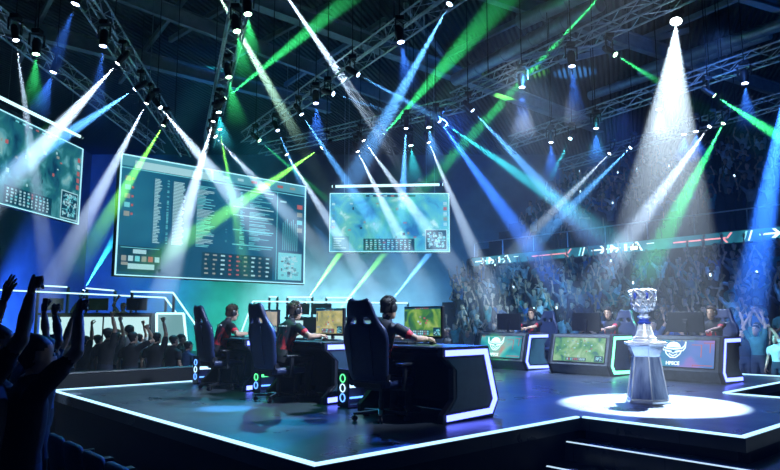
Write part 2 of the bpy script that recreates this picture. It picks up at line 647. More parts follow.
# stage ---------------------------------------------------------------
def deck_mat():
    m, t, p = nt('stage_deck')
    tc = t.nodes.new('ShaderNodeTexCoord')
    mp = t.nodes.new('ShaderNodeMapping')
    mp.inputs['Rotation'].default_value = (0, 0, -TH)
    br = t.nodes.new('ShaderNodeTexBrick')
    br.inputs['Scale'].default_value = 1.0
    br.inputs['Brick Width'].default_value = 2.0
    br.inputs['Row Height'].default_value = 1.0
    br.inputs['Mortar Size'].default_value = .006
    br.inputs['Color1'].default_value = (.040, .050, .066, 1)
    br.inputs['Color2'].default_value = (.050, .062, .080, 1)
    br.inputs['Mortar'].default_value = (.02, .025, .03, 1)
    nz = t.nodes.new('ShaderNodeTexNoise')
    nz.inputs['Scale'].default_value = 1.4
    nz.inputs['Detail'].default_value = 6
    cr = t.nodes.new('ShaderNodeMapRange')
    cr.inputs['From Min'].default_value = .3
    cr.inputs['From Max'].default_value = .7
    cr.inputs['To Min'].default_value = .24
    cr.inputs['To Max'].default_value = .40
    t.links.new(tc.outputs['Object'], mp.inputs['Vector'])
    t.links.new(mp.outputs['Vector'], br.inputs['Vector'])
    t.links.new(tc.outputs['Object'], nz.inputs['Vector'])
    t.links.new(br.outputs['Color'], p.inputs['Base Color'])
    t.links.new(nz.outputs['Fac'], cr.inputs['Value'])
    t.links.new(cr.outputs['Result'], p.inputs['Roughness'])
    p.inputs['Specular IOR Level'].default_value = .6
    return m
M_deck = deck_mat()
ST = dict(B=(0, 0), C=(3.65, 0), D=(3.65, -1.72), F=(7.42, -1.72), K=(7.42, -.13), G=(11.3, -.13), H=(11.3, 7.05), A=(0, 7.05))
order = 'BCDFKGHA'
stage = thing('stage_platform', 'large dark glossy stage platform edged with glowing white light strips', 'stage', (0, 0, 0))
poly = [W(*ST[k], -.13) for k in order]
MB().prism(poly, (0, 0, .13)).build('deck', M_deck, stage)
cen = Vector((sum(p.x for p in poly), sum(p.y for p in poly), 0)) / len(poly)
def edge_in(a, b):
    d = (W(*b) - W(*a)).normalized()
    return d, Vector((-d.y, d.x, 0))           # inward for the counter-clockwise outline
M_riser = mat('stage_skirt', (.010, .012, .018), .6)
for a, b in zip(order, order[1:] + order[0]):
    pa, pb = W(*ST[a]), W(*ST[b])
    d, n = edge_in(ST[a], ST[b])
    ins = n * .034
    z = Vector((0, 0, .008))
    MB().bar(pa + ins + d * .01 + z, pb + ins - d * .01 + z, .046, .018, up=(0, 0, 1)).build('light_strip', M_edge, stage, label='glowing white stage edge strip')
    r0 = n * .10
    MB().bar(pa + r0 + Vector((0, 0, -.415)), pb + r0 + Vector((0, 0, -.415)), .04, .57).build('skirt', M_riser, stage)
steps = thing('stage_steps', 'two dark steps with thin lit edges leading up to the stage front', 'steps', (0, 0, 0))
M_stepled = glow('step_light', (.55, .78, 1.0), 1.1)
for k, (off, zz) in enumerate(((.34, -.22), (.72, -.42))):
    t1 = -1.72 - off
    pts = [W(3.65 - off, 0, zz - .2), W(3.65 - off, t1, zz - .2), W(6.8, t1, zz - .2), W(6.8, -1.75, zz - .2), W(3.62, -1.75, zz - .2), W(3.62, 0, zz - .2)]
    MB().prism(pts, (0, 0, .2)).build('tread', M_deck, steps)
    MB().bar(W(3.65 - off + .012, -.02, zz + .004), W(3.65 - off + .012, t1 + .02, zz + .004), .022, .012).build('light_strip', M_stepled, steps)
    MB().bar(W(3.67 - off, t1 + .012, zz + .004), W(6.7, t1 + .012, zz + .004), .022, .012).build('light_strip', M_stepled, steps)

# stands ----------------------------------------------------------------
RL = PY(473, 258, 32.0)
RZ = RL.z
RR = PZ(780, 226.5, RZ)
RD = (RR - RL)
RD.z = 0
RD.normalize()
NB = Vector((-RD.y, RD.x, 0))
if NB.y < 0:
    NB = -NB
def StP(x, off, z):                     # stand coordinates: along the ribbon, back from it, height
    p = RL + RD * x + NB * off
    return Vector((p.x, p.y, z))
RLEN = (RR - RL).length
X0, X1 = -1.2, RLEN + 6.0
LROW = [(-6.6 + .86 * k, FLOOR_Z + .38 * k) for k in range(8)]
UROW = [(.62 + .80 * k, RZ + .02 + .52 * k) for k in range(8)]
mb = MB()
for k, (off, z) in enumerate(LROW):
    if k == 0:
        continue
    a, b = StP(X0, off - .43, z), StP(X1, off - .43, z)
    mb.prism([StP(X0, off - .43, FLOOR_Z), StP(X0, off + .43, FLOOR_Z), StP(X0, off + .43, z), StP(X0, off - .43, z)], StP(X1, 0, 0) - StP(X0, 0, 0))
struct('floor_lower_tier', mb, M_tier)
mb = MB()
for k, (off, z) in enumerate(UROW):
    zb = RZ - .30 if k == 0 else z - .9
    mb.prism([StP(X0 + .6, off - .40, zb), StP(X0 + .6, off + .40, zb), StP(X0 + .6, off + .40, z), StP(X0 + .6, off - .40, z)], StP(X1, 0, 0) - StP(X0 + .6, 0, 0))
struct('floor_upper_tier', mb, M_tier)
struct('wall_stand', MB().prism([StP(X0, .75, FLOOR_Z), StP(X0, .9, FLOOR_Z), StP(X0, .9, RZ), StP(X0, .75, RZ)], StP(X1, 0, 0) - StP(X0, 0, 0)), M_tier)
z9 = UROW[-1][1]
struct('wall_stand_top', MB().prism([StP(X0 + .6, UROW[-1][0] + .45, z9 - 1), StP(X0 + .6, UROW[-1][0] + .6, z9 - 1), StP(X0 + .6, UROW[-1][0] + .6, z9 + 1.2), StP(X0 + .6, UROW[-1][0] + .45, z9 + 1.2)], StP(X1, 0, 0) - StP(X0 + .6, 0, 0)), M_tier)

# ribbon display along the balcony front
rib = thing('ribbon_display', 'long thin glowing ribbon display with streaks along the balcony front', 'display', StP(0, -.12, RZ - .22))
o = Vector(rib.location)
hh = .20
RX1 = RLEN + 4.5
MB().prism([StP(0, -.13, RZ - .44) - o, StP(0, -.02, RZ - .44) - o, StP(0, -.02, RZ + .02) - o, StP(0, -.13, RZ + .02) - o], StP(RX1, 0, 0) - StP(0, 0, 0)).build('housing', M_black, rib)
mb = MB()
def rq(x0, x1, h0, h1, mi, sk=0.0, dz=0.0):
    e = .145 + dz
    mb.add([StP(x0, -e, RZ - .22 + h0) - o, StP(x1, -e, RZ - .22 + h0) - o, StP(x1 + sk, -e, RZ - .22 + h1) - o, StP(x0 + sk, -e, RZ - .22 + h1) - o], [(0, 1, 2, 3)], mi)
rq(.05, RX1 - .05, -hh, hh, 0)
def motif(x):
    # a burst of white streaks, then a red line ending in a bracket
    for (a, b, h0, h1, sk, mi) in ((0.0, 1.3, -.03, .03, 0, 1), (.35, .50, -.15, .0, .18, 1), (.55, .66, 0, .16, -.16, 1), (.72, .82, -.17, .17, .02, 2), (.86, .98, -.15, .15, .03, 1),
                               (1.05, 1.15, -.16, .02, .2, 1), (1.05, 1.15, .02, .16, -.2, 1), (1.5, 1.62, -.14, .14, 0, 1), (1.62, 2.2, -.02, .03, 0, 2), (1.75, 1.84, -.17, 0, .2, 1), (1.75, 1.84, 0, .17, .2, 1), (2.2, 2.28, -.18, .18, -.2, 1), (2.45, 2.75, .05, .08, 0, 1),
                               (3.5, 5.4, -.025, .025, 0, 3), (5.4, 5.48, -.02, .17, .16, 3), (5.4, 5.48, -.17, .02, -.16, 3), (5.95, 6.02, -.17, .17, .12, 2), (6.12, 6.18, -.17, .17, .12, 1)):
        if x + b < RX1 - .1:
            rq(x + a, x + b, h0, h1, mi, sk, .012)
        
for x in (0.3, 6.9, 13.4):
    motif(x)
mb.build('display', [screen_mat('ribbon_picture', [(.01, .10, .18), (.03, .26, .36), (.10, .42, .55)], .8, .8, 3), glow('ribbon_white', (.65, .9, 1), 2.0), glow('ribbon_cyan', (.25, .8, .9), 1.4), glow('ribbon_red', (1.0, .35, .40), 1.3)], rib)
rail = thing('balcony_rail', 'thin metal rail along the top of the balcony above the ribbon display', 'rail', StP(0, .12, RZ + .02))
o = Vector(rail.location)
MB().bar(StP(0, .12, RZ + .75) - o, StP(RX1, .12, RZ + .75) - o, .045).build('top_rail', M_steel, rail)
for k in range(11):
    x = RX1 * k / 10
    MB().bar(StP(x, .12, RZ + .02) - o, StP(x, .12, RZ + .75) - o, .035, up=(1, 0, 0)).build('post', M_steel, rail)
# lit exit box under the balcony
pe = PZ(634.5, 248, RZ - .62)
ex = thing('lit_sign', 'small pale yellow lit sign box under the balcony ribbon', 'sign', pe, math.atan2(RD.y, RD.x))
MB().box((0, 0, 0), (.30, .06, .15)).build('sign_box', M_black, ex)
MB().box((0, -.034, 0), (.26, .008, .12)).build('lit_panel', glow('exit_light', (.95, .95, .55), 2.2), ex)
MB().bar((0, .0, .07), (0, 0, .22), .03).build('bracket', M_black, ex)
# ------------------------------------------------------------------ hanging screens
def glow_ui():
    return [glow('ui_white', (.50, .90, 1.0), .75), glow('ui_cyan', (.18, .72, .80), .9), glow('ui_dark', (.004, .07, .13), .8), glow('ui_red', (.9, .25, .28), .5), glow('ui_beige', (.62, .72, .68), .45), glow('ui_pale', (.12, .50, .64), .7)]

def wall_screen(label, TL, TR, BL, BR, bgmat, ui, cat='screen', frame_glow=1.3, hang=True):
    TL, TR, BL, BR = map(Vector, (TL, TR, BL, BR))
    ex = (BR - BL)
    ex.z = 0
    wd = ex.length
    ex.normalize()
    ey = Vector((-ex.y, ex.x, 0))
    if ey.y < 0:
        ey = -ey
    z0, z1 = (BL.z + BR.z) / 2, (TL.z + TR.z) / 2
    h = z1 - z0
    org = Vector((BL.x, BL.y, z0))
    rz = math.atan2(ex.y, ex.x)
    r = thing('hanging_screen', label, cat, org, rz)
    def loc(u, v):
        d = ray(u, v)
        n = ey
        k = (org - EYE).dot(n) / d.dot(n)
        p = EYE + d * k - org
        return p.dot(ex), p.z
    MB().box((wd / 2, .13, h / 2), (wd + .06, .16, h + .06)).build('housing', M_black, r, bevel=.02)
    g = glow('screen_rim', (.40, .85, 1.0), frame_glow)
    mb = MB()
    t = .028
    mb.box((wd / 2, .03, h - t / 2), (wd, .05, t)).box((wd / 2, .03, t / 2), (wd, .05, t)).box((t / 2, .03, h / 2), (t, .05, h - 2 * t)).box((wd - t / 2, .03, h / 2), (t, .05, h - 2 * t))
    mb.build('lit_frame', g, r)
    mb = MB()
    mb.add([(t, .045, t), (wd - t, .045, t), (wd - t, .045, h - t), (t, .045, h - t)], [(0, 1, 2, 3)], 0)
    def rect(u0, v0, u1, v1, mi, lay=1, persp=None):
        pts = [loc(u0, v1), loc(u1, v1 if persp is None else v1 + persp * (u1 - u0)), loc(u1, v0 if persp is None else v0 + persp * (u1 - u0)), loc(u0, v0)]
        y = .045 - .004 * lay
        pts = [(min(max(x, t), wd - t), y, min(max(z, t), h - t)) for x, z in pts]
        if abs(pts[0][0] - pts[1][0]) < .004 or abs(pts[0][2] - pts[3][2]) < .003:
            return
        mb.add(pts, [(0, 1, 2, 3)], mi)
    def lrect(x0, z0_, x1, z1_, mi, lay=1):       # fractions of the display, z from the top
        y = .045 - .004 * lay
        a, b = t + (wd - 2 * t) * x0, t + (wd - 2 * t) * x1
        c, d = h - t - (h - 2 * t) * z1_, h - t - (h - 2 * t) * z0_
        mb.add([(a, y, c), (b, y, c), (b, y, d), (a, y, d)], [(0, 1, 2, 3)], mi)
    ui(lrect, rect)
    mb.build('display', [bgmat] + glow_ui(), r)
    if hang:
        for x in (wd * .12, wd * .88):
            MB().tube([(x, .16, h), (x, .16, CEIL - z0 - .02)], .014, 6).build('hanging_cable', M_steel, r)
    return r

R2 = random.Random(11)
def ui_board(L, P):
    L(.0, .0, 1, .085, 6, 1)
    L(.06, .03, .43, .095, 1, 2)
    L(.43, .0, .445, .10, 1, 2)
    for i in range(6):
        L(.50 + .08 * i, .03, .535 + .08 * i, .055, 1 if i < 2 else (4 if i in (2, 3, 4) else 5), 2)
    L(.0, .10, 1, .108, 2, 2)
    for i in range(5):
        L(.02, .17 + .075 * i, .045, .212 + .075 * i, 2 if i % 2 else 5, 2)
        L(.05, .18 + .075 * i, .06, .20 + .075 * i, 4, 2)
    for i in range(44):
        y = .16 + .0128 * i
        L(.155, y, .155 + R2.uniform(.015, .035), y + .007, 1, 2)
        L(.245, y, .245 + R2.uniform(.045, .06), y + .008, 1, 2)
        w = R2.uniform(.03, .10)
        L(.365, y, .365 + w, y + .006, 2 if R2.random() < .5 else 1, 2)
        if R2.random() < .6:
            L(.215, y, .225, y + .006, 2, 2)
        if R2.random() < .75:
            L(.60, y, .60 + R2.uniform(.01, .03), y + .006, 2, 2)
            L(.655, y, .655 + R2.uniform(.02, .14), y + .006, 2, 2)
        if R2.random() < .4:
            L(.52, y, .53, y + .006, 6, 2)
    for i, y in enumerate((.13, .30, .38, .52, .66)):
        L(.56, y, .80, y + .010, 1 if i < 3 else 2, 3)
    L(.82, .10, .824, .98, 2, 2)
    for i in range(8):
        L(.86 + .013 * i, .40 - .02 * (i % 3), .863 + .013 * i, .68, 2, 2)
    L(.84, .18, .88, .20, 1, 2)
    for i in range(4):
        L(.95, .2 + .08 * i, .985, .245 + .08 * i, [4, 5, 2, 5][i], 2)
    L(.835, .705, .985, .975, 2, 1)
    for i in range(90):
        x, y = R2.uniform(.85, .955), R2.uniform(.73, .93)
        L(x, y, x + R2.uniform(.006, .02), y + R2.uniform(.008, .03), R2.choice((1, 1, 2, 3, 6)), 2 + i % 3)
    # bottom table
    L(.005, .76, .20, .975, 3, 1)
    L(.015, .77, .19, .775, 2, 2)
    for i in range(6):
        L(.02 + .03 * i, .84, .042 + .03 * i, .885, [5, 1, 2, 5, 4, 1][i], 2)
    L(.07, .785, .13, .82, 1, 2)
    L(.05, .905, .17, .95, 1, 2)
    L(.02, .895, .05, .92, 5, 2)
    L(.40, .76, .80, .985, 3, 1)
    for j in range(5):
        y = .775 + .042 * j
        for i in range(9):
            L(.415 + .043 * i, y, .415 + .043 * i + R2.uniform(.010, .024), y + .015, [5, 5, 1, 4, 4, 5, 1, 5, 1][i], 2)

def ui_game(L, P, blobs=14, seed=3):
    q = random.Random(seed)
    for i in range(blobs):
        x, y = q.uniform(.12, .8), q.uniform(.15, .75)
        w, h = q.uniform(.008, .03), q.uniform(.015, .05)
        L(x, y, x + w, y + h, q.choice((1, 1, 4, 3, 5)), 1 + i % 3)
    L(.30, .02, .72, .05, 3, 1)
    for i in range(6):
        L(.33 + .06 * i, .025, .36 + .06 * i, .045, q.choice((1, 4, 2)), 2)
    for i in range(5):
        L(.012, .16 + .10 * i, .04, .20 + .10 * i, q.choice((1, 6, 5)), 1)
        L(.955, .14 + .09 * i, .985, .20 + .09 * i, q.choice((1, 4, 5)), 1)
    L(.28, .78, .71, .985, 3, 1)
    for j in range(5):
        for i in range(11):
            L(.30 + .036 * i, .80 + .036 * j, .30 + .036 * i + q.uniform(.01, .025), .822 + .036 * j, q.choice((1, 1, 2, 4 if i in (4, 6) else 1)), 2)
    L(.80, .62, .985, .98, 1, 1)
    L(.808, .635, .978, .965, 3, 2)
    for i in range(80):
        x, y = q.uniform(.815, .955), q.uniform(.65, .92)
        L(x, y, x + q.uniform(.006, .025), y + q.uniform(.01, .04), q.choice((1, 1, 2, 6)), 3 + i % 3)
    L(.015, .74, .16, .98, 6, 1)
    for i in range(5):
        L(.03, .77 + .04 * i, q.uniform(.08, .15), .79 + .04 * i, 1, 2)

S_board = screen_mat('scoreboard_picture', [(.004, .07, .15), (.010, .13, .25), (.025, .25, .38)], .35, .85, 2, 2)
S_mid = screen_mat('arena_map_picture', [(.01, .14, .40), (.05, .40, .60), (.12, .55, .52), (.62, .90, .94)], 1.5, 1.05, 7, 9)
S_left = screen_mat('dim_map_picture', [(.004, .05, .12), (.012, .14, .22), (.02, .20, .24), (.10, .42, .50), (.30, .60, .62)], 1.3, .85, 5, 9)

bigTL, bigBL = PY(121, 153, 17), PY(115, 275, 17)
dirb = Vector((math.cos(math.radians(44.6)), math.sin(math.radians(44.6)), 0)) * 6.22
big = wall_screen('big hanging scoreboard screen with rows of white text, between two smaller game screens', bigTL, bigTL + dirb, bigBL, bigBL + dirb, S_board, ui_board)
m0, m1 = PY(330, 194, 24), PY(449, 192, 24)
m2, m3 = PY(329, 252, 24), PY(450, 252, 24)
mid = wall_screen('smaller front-facing hanging screen showing a bright game map, beside the scoreboard', m0, m1, m2, m3, S_mid, ui_game)
lr = PY(84, 149, 26)
lb = PY(79, 224.5, 26)
dl = Vector((.075, 1, 0)).normalized() * 6.4
left = wall_screen('hanging screen with a dark game map facing sideways along the side wall', lr - dl, lr, lb - dl, lb, S_left, lambda L, P: ui_game(L, P, 18, 9))

def light_bar(a, b, lab, r=.045, hang=True, m=None):
    a, b = Vector(a), Vector(b)
    t = thing('light_bar', lab, 'light', a)
    d = b - a
    MB().tube([d * 0, d], r, 10).build('tube', m or M_white_led, t, smooth=True)
    for k in (.02, .98):
        c = d * k
        n = d.normalized() * .05
        MB().tube([c - n, c + n], r * 1.5, 10).build('end_cap', M_black, t, smooth=True)
    if hang:
        for k in (.15, .85):
            c = d * k
            MB().tube([c, Vector((c.x, c.y, CEIL - a.z - .02))], .012, 5).build('hanging_cable', M_steel, t)
    return t
light_bar(PY(-8, 93.5, 20.6), PY(82, 137.5, 25.8), 'glowing tube hung above the dark sideways game map screen', .06)
light_bar(PY(332, 186.5, 23.8), PY(443, 184.5, 23.8), 'glowing tube hung above the front-facing game map screen', .05)

# ------------------------------------------------------------------ far desk with lit front, light arches
M_lit = glow('lit_white_panel', (.62, .97, 1.0), .95)
M_lit2 = glow('lit_grey_panel', (.28, .62, .66), .6)
def back_desk(name, label, u0, u1, v0, v1, Y, panels):
    a, b = PY(u0, v0, Y), PY(u1, v0, Y)
    z1 = a.z
    z0 = PY(u0, v1, Y).z
    w = (b - a).x
    r = thing(name, label, 'desk', (a.x, Y, FLOOR_Z))
    H_ = z1 - FLOOR_Z
    MB().box((w / 2, .45, H_ - .03), (w + .1, .95, .06)).build('counter', M_dark, r, bevel=.01)
    MB().box((w / 2, .3, (H_ - .06) / 2), (w, .5, H_ - .06)).build('body', M_dark, r)
    for i, (p, q, m) in enumerate(panels):
        x0, x1 = w * p, w * q
        MB().box(((x0 + x1) / 2, .03, H_ - .09 - (z1 - z0) / 2), (x1 - x0, .04, z1 - z0 - .05)).build('lit_panel', m, r)
    return r, a, w, z1
bdk, bo, bw, bz = back_desk('presenter_desk', 'long far desk with a glowing white front behind the cheering crowd', 40, 151, 313, 345, 19.0, [(.0, .56, M_lit), (.58, .98, M_lit)])
bdk2, bo2, bw2, bz2 = back_desk('presenter_desk', 'far counter with a pale lit front in the haze behind the yellowish monitor', 286, 392, 317, 338, 21.0, [(.02, .16, M_lit), (.34, .62, M_lit), (.64, .98, M_lit2)])
# framed panel beside the long desk
fp = thing('framed_light_panel', 'tilted grey panel in a glowing white frame at the end of the far white desk', 'panel', PY(157, 344, 19.2))
o = Vector(fp.location)
A4 = [PY(157, 344, 19.2) - o, PY(187, 344, 19.2) - o, PY(184, 313.5, 19.2) - o, PY(157, 313.5, 19.2) - o]
MB().prism(A4, (0, .12, 0)).build('panel', M_lit2, fp)
for i in range(4):
    MB().bar(A4[i] + Vector((0, -.03, 0)), A4[(i + 1) % 4] + Vector((0, -.03, 0)), .06).build('frame_bar', M_white_led, fp)
MB().box(((A4[1].x) / 2, .1, (FLOOR_Z - o.z) / 2), (.8, .12, abs(FLOOR_Z - o.z))).build('stand', M_dark, fp)

def arch(label, px, Y, w=.048, posts=()):
    pts = [PY(u, v, Y) for u, v in px]
    r = thing('light_arch', label, 'light', pts[0])
    o = Vector(pts[0])
    for a, b in zip(pts, pts[1:]):
        MB().bar(a - o, b - o, w).build('light_strip', M_white_led, r)
    for k in posts:
        p = pts[k] - o
        MB().bar(p + Vector((0, .1, -.0)), Vector((p.x, p.y + .1, FLOOR_Z - o.z)), .07).build('post', M_dark, r)
    return r
arch('long glowing line bending down, running behind the far white desk', [(-30, 288.5), (165, 297.6), (177, 314)], 21.5, posts=(0, 1, 2))
arch('glowing line that bends steeply down towards the gaming chairs at the far desk end', [(131, 291.6), (173, 292.6), (200, 331), (212, 349)], 20.5, posts=(0, 1, 3))
arch('short glowing bar over the far desk, nearest the raised fists', [(37, 285.4), (67, 287.0)], 21.5, posts=(0, 1))
arch('short glowing bar over the far desk, second from the raised fists', [(86, 288.2), (114, 290.6)], 21.5, posts=(0, 1))
arch('glowing portal line over the far pale counter with one leg sloping to the floor', [(408, 303), (253, 301.3), (241, 333)], 23.0, posts=(0, 1, 2))
arch('short glowing bar over the far counter, beside the third player', [(269, 296.8), (277, 296.8)], 23.2, posts=(0, 1))
arch('short glowing bar over the far counter, above the second player', [(287, 297.0), (312, 297.2)], 23.2, posts=(0, 1))
arch('short glowing bar over the far counter, below the small game map screen', [(326, 297.6), (352, 297.6)], 23.2, posts=(0, 1))

# ------------------------------------------------------------------ gaming desks
OUT = [(0, 0), (.83, 0), (.94, .20), (.77, .80), (0, .80), (0, .70), (.17, .57), (.17, .24), (0, .09)]
LEDP = [(.05, .735), (.715, .735), (.865, .20), (.785, .075), (.06, .055)]
INN = [(.08, .67), (.64, .67), (.775, .21), (.735, .14), (.10, .12), (.22, .26), (.22, .55)]
M_panel = mat('desk_side', (.02, .05, .075), .35)
M_grey = mat('desk_grey_frame', (.10, .115, .14), .4)
DL = 1.42

def offset_strip(mb, pts, w, y0, y1):
    """flat mitred strip through 2D points, extruded between y0 and y1"""
    n = len(pts)
    P = [Vector((a, b)) for a, b in pts]
    Lf, Rt = [], []
    for i in range(n):
        d0 = (P[i] - P[i - 1]).normalized() if i else (P[1] - P[0]).normalized()
        d1 = (P[i + 1] - P[i]).normalized() if i < n - 1 else d0
        nn = Vector((-(d0 + d1).y, (d0 + d1).x)).normalized()
        k = (w / 2) / max(.35, nn.dot(Vector((-d1.y, d1.x))))
        Lf.append(P[i] + nn * k)
        Rt.append(P[i] - nn * k)
    for i in range(n - 1):
        q = [Lf[i], Lf[i + 1], Rt[i + 1], Rt[i]]
        mb.prism([(p.x, y0, p.y) for p in q], (0, y1 - y0, 0))

def FPt(y, w, e=0.0):
    a, b = Vector((.94, y, .20)), Vector((.77, y, .80))
    n = Vector((.962, 0, .272))
    p = a.lerp(b, w) + n * e
    return tuple(p)

def make_desk(label, loc, rz, led, front, frame=M_dark):
    r = thing('gaming_desk', label, 'desk', loc, rz)
    MB().box((.375, DL / 2, .785), (.79, DL - .14, .03)).build('desktop', M_dark, r, bevel=.006)
    for y0 in (0.0, DL - .07):
        p = MB().prism([(a, y0, z) for a, z in OUT], (0, .07, 0)).build('side_panel', M_dark, r, bevel=.006)
        yo, yi = (y0, y0 - .012) if y0 == 0 else (y0 + .07, y0 + .082)
        mb = MB()
        offset_strip(mb, LEDP, .062, min(yo, yi), max(yo, yi))
        mb.build('led_strip', led, p, label='glowing LED outline')
        MB().prism([(a, min(yo, yi) + (.004 if y0 == 0 else 0), z) for a, z in INN], (0, .008, 0)).build('inset', M_panel, p)
    mb = MB()
    mb.prism([FPt(.07, 0), FPt(DL - .07, 0), FPt(DL - .07, 1), FPt(.07, 1)], Vector((-.962, 0, -.272)) * .03)
    mb.prism([(.83, .07, 0), (.83, DL - .07, 0), (.94, DL - .07, .2), (.94, .07, .2)], (-.035, 0, .01))
    mb.build('front_panel', frame, r)
    MB().box((.55, DL / 2, .45), (.03, DL - .14, .60)).build('modesty_panel', M_matte, r)
    MB().box((.30, DL / 2, .70), (.40, DL - .16, .05)).build('cable_tray', M_matte, r)
    if front:
        dm, mode = front
        fr = MB().prism([FPt(.12, .08, .002), FPt(DL - .12, .08, .002), FPt(DL - .12, .90, .002), FPt(.12, .90, .002)], Vector((.962, 0, .272)) * .012).build('front_screen', M_black, r)
        mb = MB()
        def L(y0, w0, y1, w1, mi, lay=0):
            e = .016 + .002 * lay
            Y = lambda q: .135 + (DL - .27) * q
            V = lambda q: .88 - .78 * q
            mb.add([FPt(Y(y0), V(w1), e), FPt(Y(y1), V(w1), e), FPt(Y(y1), V(w0), e), FPt(Y(y0), V(w0), e)], [(0, 1, 2, 3)], mi)
        L(0, 0, 1, 1, 0)
        q = random.Random(int(rz * 100) + int(loc[0] * 50))
        if mode == 'map':
            for i in range(26):
                x, y = q.uniform(.1, .85), q.uniform(.1, .75)
                L(x, y, x + q.uniform(.01, .04), y + q.uniform(.02, .06), q.choice((1, 1, 4, 6)), 1)
            L(.26, .84, .66, .98, 3, 1)
            for i in range(10):
                L(.28 + .037 * i, .86, .305 + .037 * i, .95, q.choice((1, 5, 2, 4)), 2)
            L(.82, .74, .98, .98, 3, 1)
            for i in range(30):
                x, y = q.uniform(.83, .95), q.uniform(.76, .93)
                L(x, y, x + .015, y + .03, q.choice((1, 2)), 2)
        else:
            for i in range(7):
                L(.02 + .1 * i, .01, .09 + .1 * i, .05, q.choice((5, 6, 4)), 1)
            for (x0, y0, x1, y1) in ((.93, .12, .945, .45), (.80, .16, .815, .62), (.66, .16, .81, .185), (.84, .08, .99, .11), (.68, .90, .98, .93), (.68, .90, .69, .97)):
                L(x0, y0, x1, y1, 4, 1)
        mb.build('display', [dm] + glow_ui(), fr)
        if mode == 'logo':
            lg = MB()
            def P2(x, y, e=.020):
                return Vector(FPt(.135 + (DL - .27) * (.38 + .22 * x), .88 - .78 * (.42 - .34 * y * 1.15), e))
            def stroke(pts, w):
                for a, b in zip(pts, pts[1:]):
                    lg.bar(P2(*a), P2(*b), w, .004, up=Vector((.962, 0, .272)))
            # hatted mask with two raised horns, a visor and a grin
            stroke([(-.62, .30), (-.30, .22), (0, .20), (.30, .22), (.62, .30)], .024)
            stroke([(-.48, .38), (-.40, .62), (-.2, .80), (0, .84), (.2, .80), (.40, .62), (.48, .38)], .022)
            for yy in (.44, .54, .64, .74):
                ww = .44 if yy < .5 else (.42 if yy < .6 else (.36 if yy < .7 else .22))
                stroke([(-ww, yy), (ww, yy)], .034)
            stroke([(-.28, .40), (-.1, .50), (.1, .50), (.28, .40)], .030)
            stroke([(-.30, .56), (0, .66), (.30, .56)], .030)
            for s in (-1, 1):
                stroke([(s * .62, .28), (s * .80, .58), (s * .86, .92)], .018)
                stroke([(s * .86, .92), (s * .84, .34), (s * .66, .02)], .018)
                stroke([(s * .60, .12), (s * .48, -.28), (s * .18, -.62), (0, -.62)], .018)
                stroke([(s * .52, .04), (s * .12, -.06)], .026)
                stroke([(s * .40, -.04), (s * .16, -.12)], .018)
                stroke([(s * .30, -.26), (0, -.48)], .018)
                stroke([(s * .10, -.14), (0, -.22)], .014)
            lg.build('emblem', glow('emblem_white', (.75, 1, 1), 1.5), fr)
            fc = bpy.data.curves.new('lettering', 'FONT')
            fc.body = 'HPSCE'
            fc.size = .085
            fc.align_x = 'CENTER'
            fc.extrude = .002
            fc.offset = .003
            fc.materials.append(glow('emblem_white', (.75, 1, 1), 1.5))
            fo = bpy.data.objects.new('lettering', fc)
            COL.objects.link(fo)
            dg = bpy.context.evaluated_depsgraph_get()
            dg.update()
            me = bpy.data.meshes.new_from_object(fo.evaluated_get(dg), depsgraph=dg)
            bpy.data.objects.remove(fo)
            fo = bpy.data.objects.new('lettering', me)
            COL.objects.link(fo)
            fo.parent = fr
            fo.location = FPt(.135 + (DL - .27) * .38, .88 - .78 * .93, .018)
            xax, nax = Vector((0, 1, 0)), Vector((.962, 0, .272))
            fo.rotation_euler = Matrix((xax, nax.cross(xax), nax)).transposed().to_euler()
    return r

D_map = screen_mat('desk_map_picture', [(.01, .10, .20), (.12, .38, .16), (.32, .55, .30), (.55, .80, .70)], 4.5, 1.0, 1.3)
D_logo1 = screen_mat('desk_logo_teal', [(.01, .20, .30), (.03, .42, .48), (.20, .55, .55), (.65, .20, .22)], 1.6, .9, 4.2, 2)
D_logo2 = screen_mat('desk_logo_violet', [(.03, .42, .45), (.03, .20, .50), (.12, .22, .62), (.55, .16, .52)], 1.5, .95, 8.8, 2)

near_t = (.70, 2.80, 4.88)
near_lab = ['gaming desk nearest the stage front, its glowing hexagonal end panel fully visible', 'middle gaming desk of the near row, mostly hidden behind the tall gaming chair', 'farthest gaming desk of the near row, beside the crowd end of the stage']
NEAR = []
for t, lab in zip(near_t, near_lab):
    NEAR.append(make_desk(lab, W(2.14, t, .001), TH, M_blue_led, (D_map, 'map') if False else None))
FAR_S, far_t = 9.62, (.40, 2.46, 4.46)
far_lab = ['dark desk behind the trophy with a violet emblem screen and blue-lit end panel', 'dark desk with a green game map screen and green-lit end panel', 'dark desk with a teal emblem screen, farthest along the row behind the trophy']
for t, lab, led, fr in zip(far_t, far_lab, (M_blue_led, M_green_led, M_blue_led), ((D_logo2, 'logo'), (D_map, 'map'), (D_logo1, 'logo'))):
    make_desk(lab, W(FAR_S, t + DL, .001), TH + PI, led, fr, M_grey)

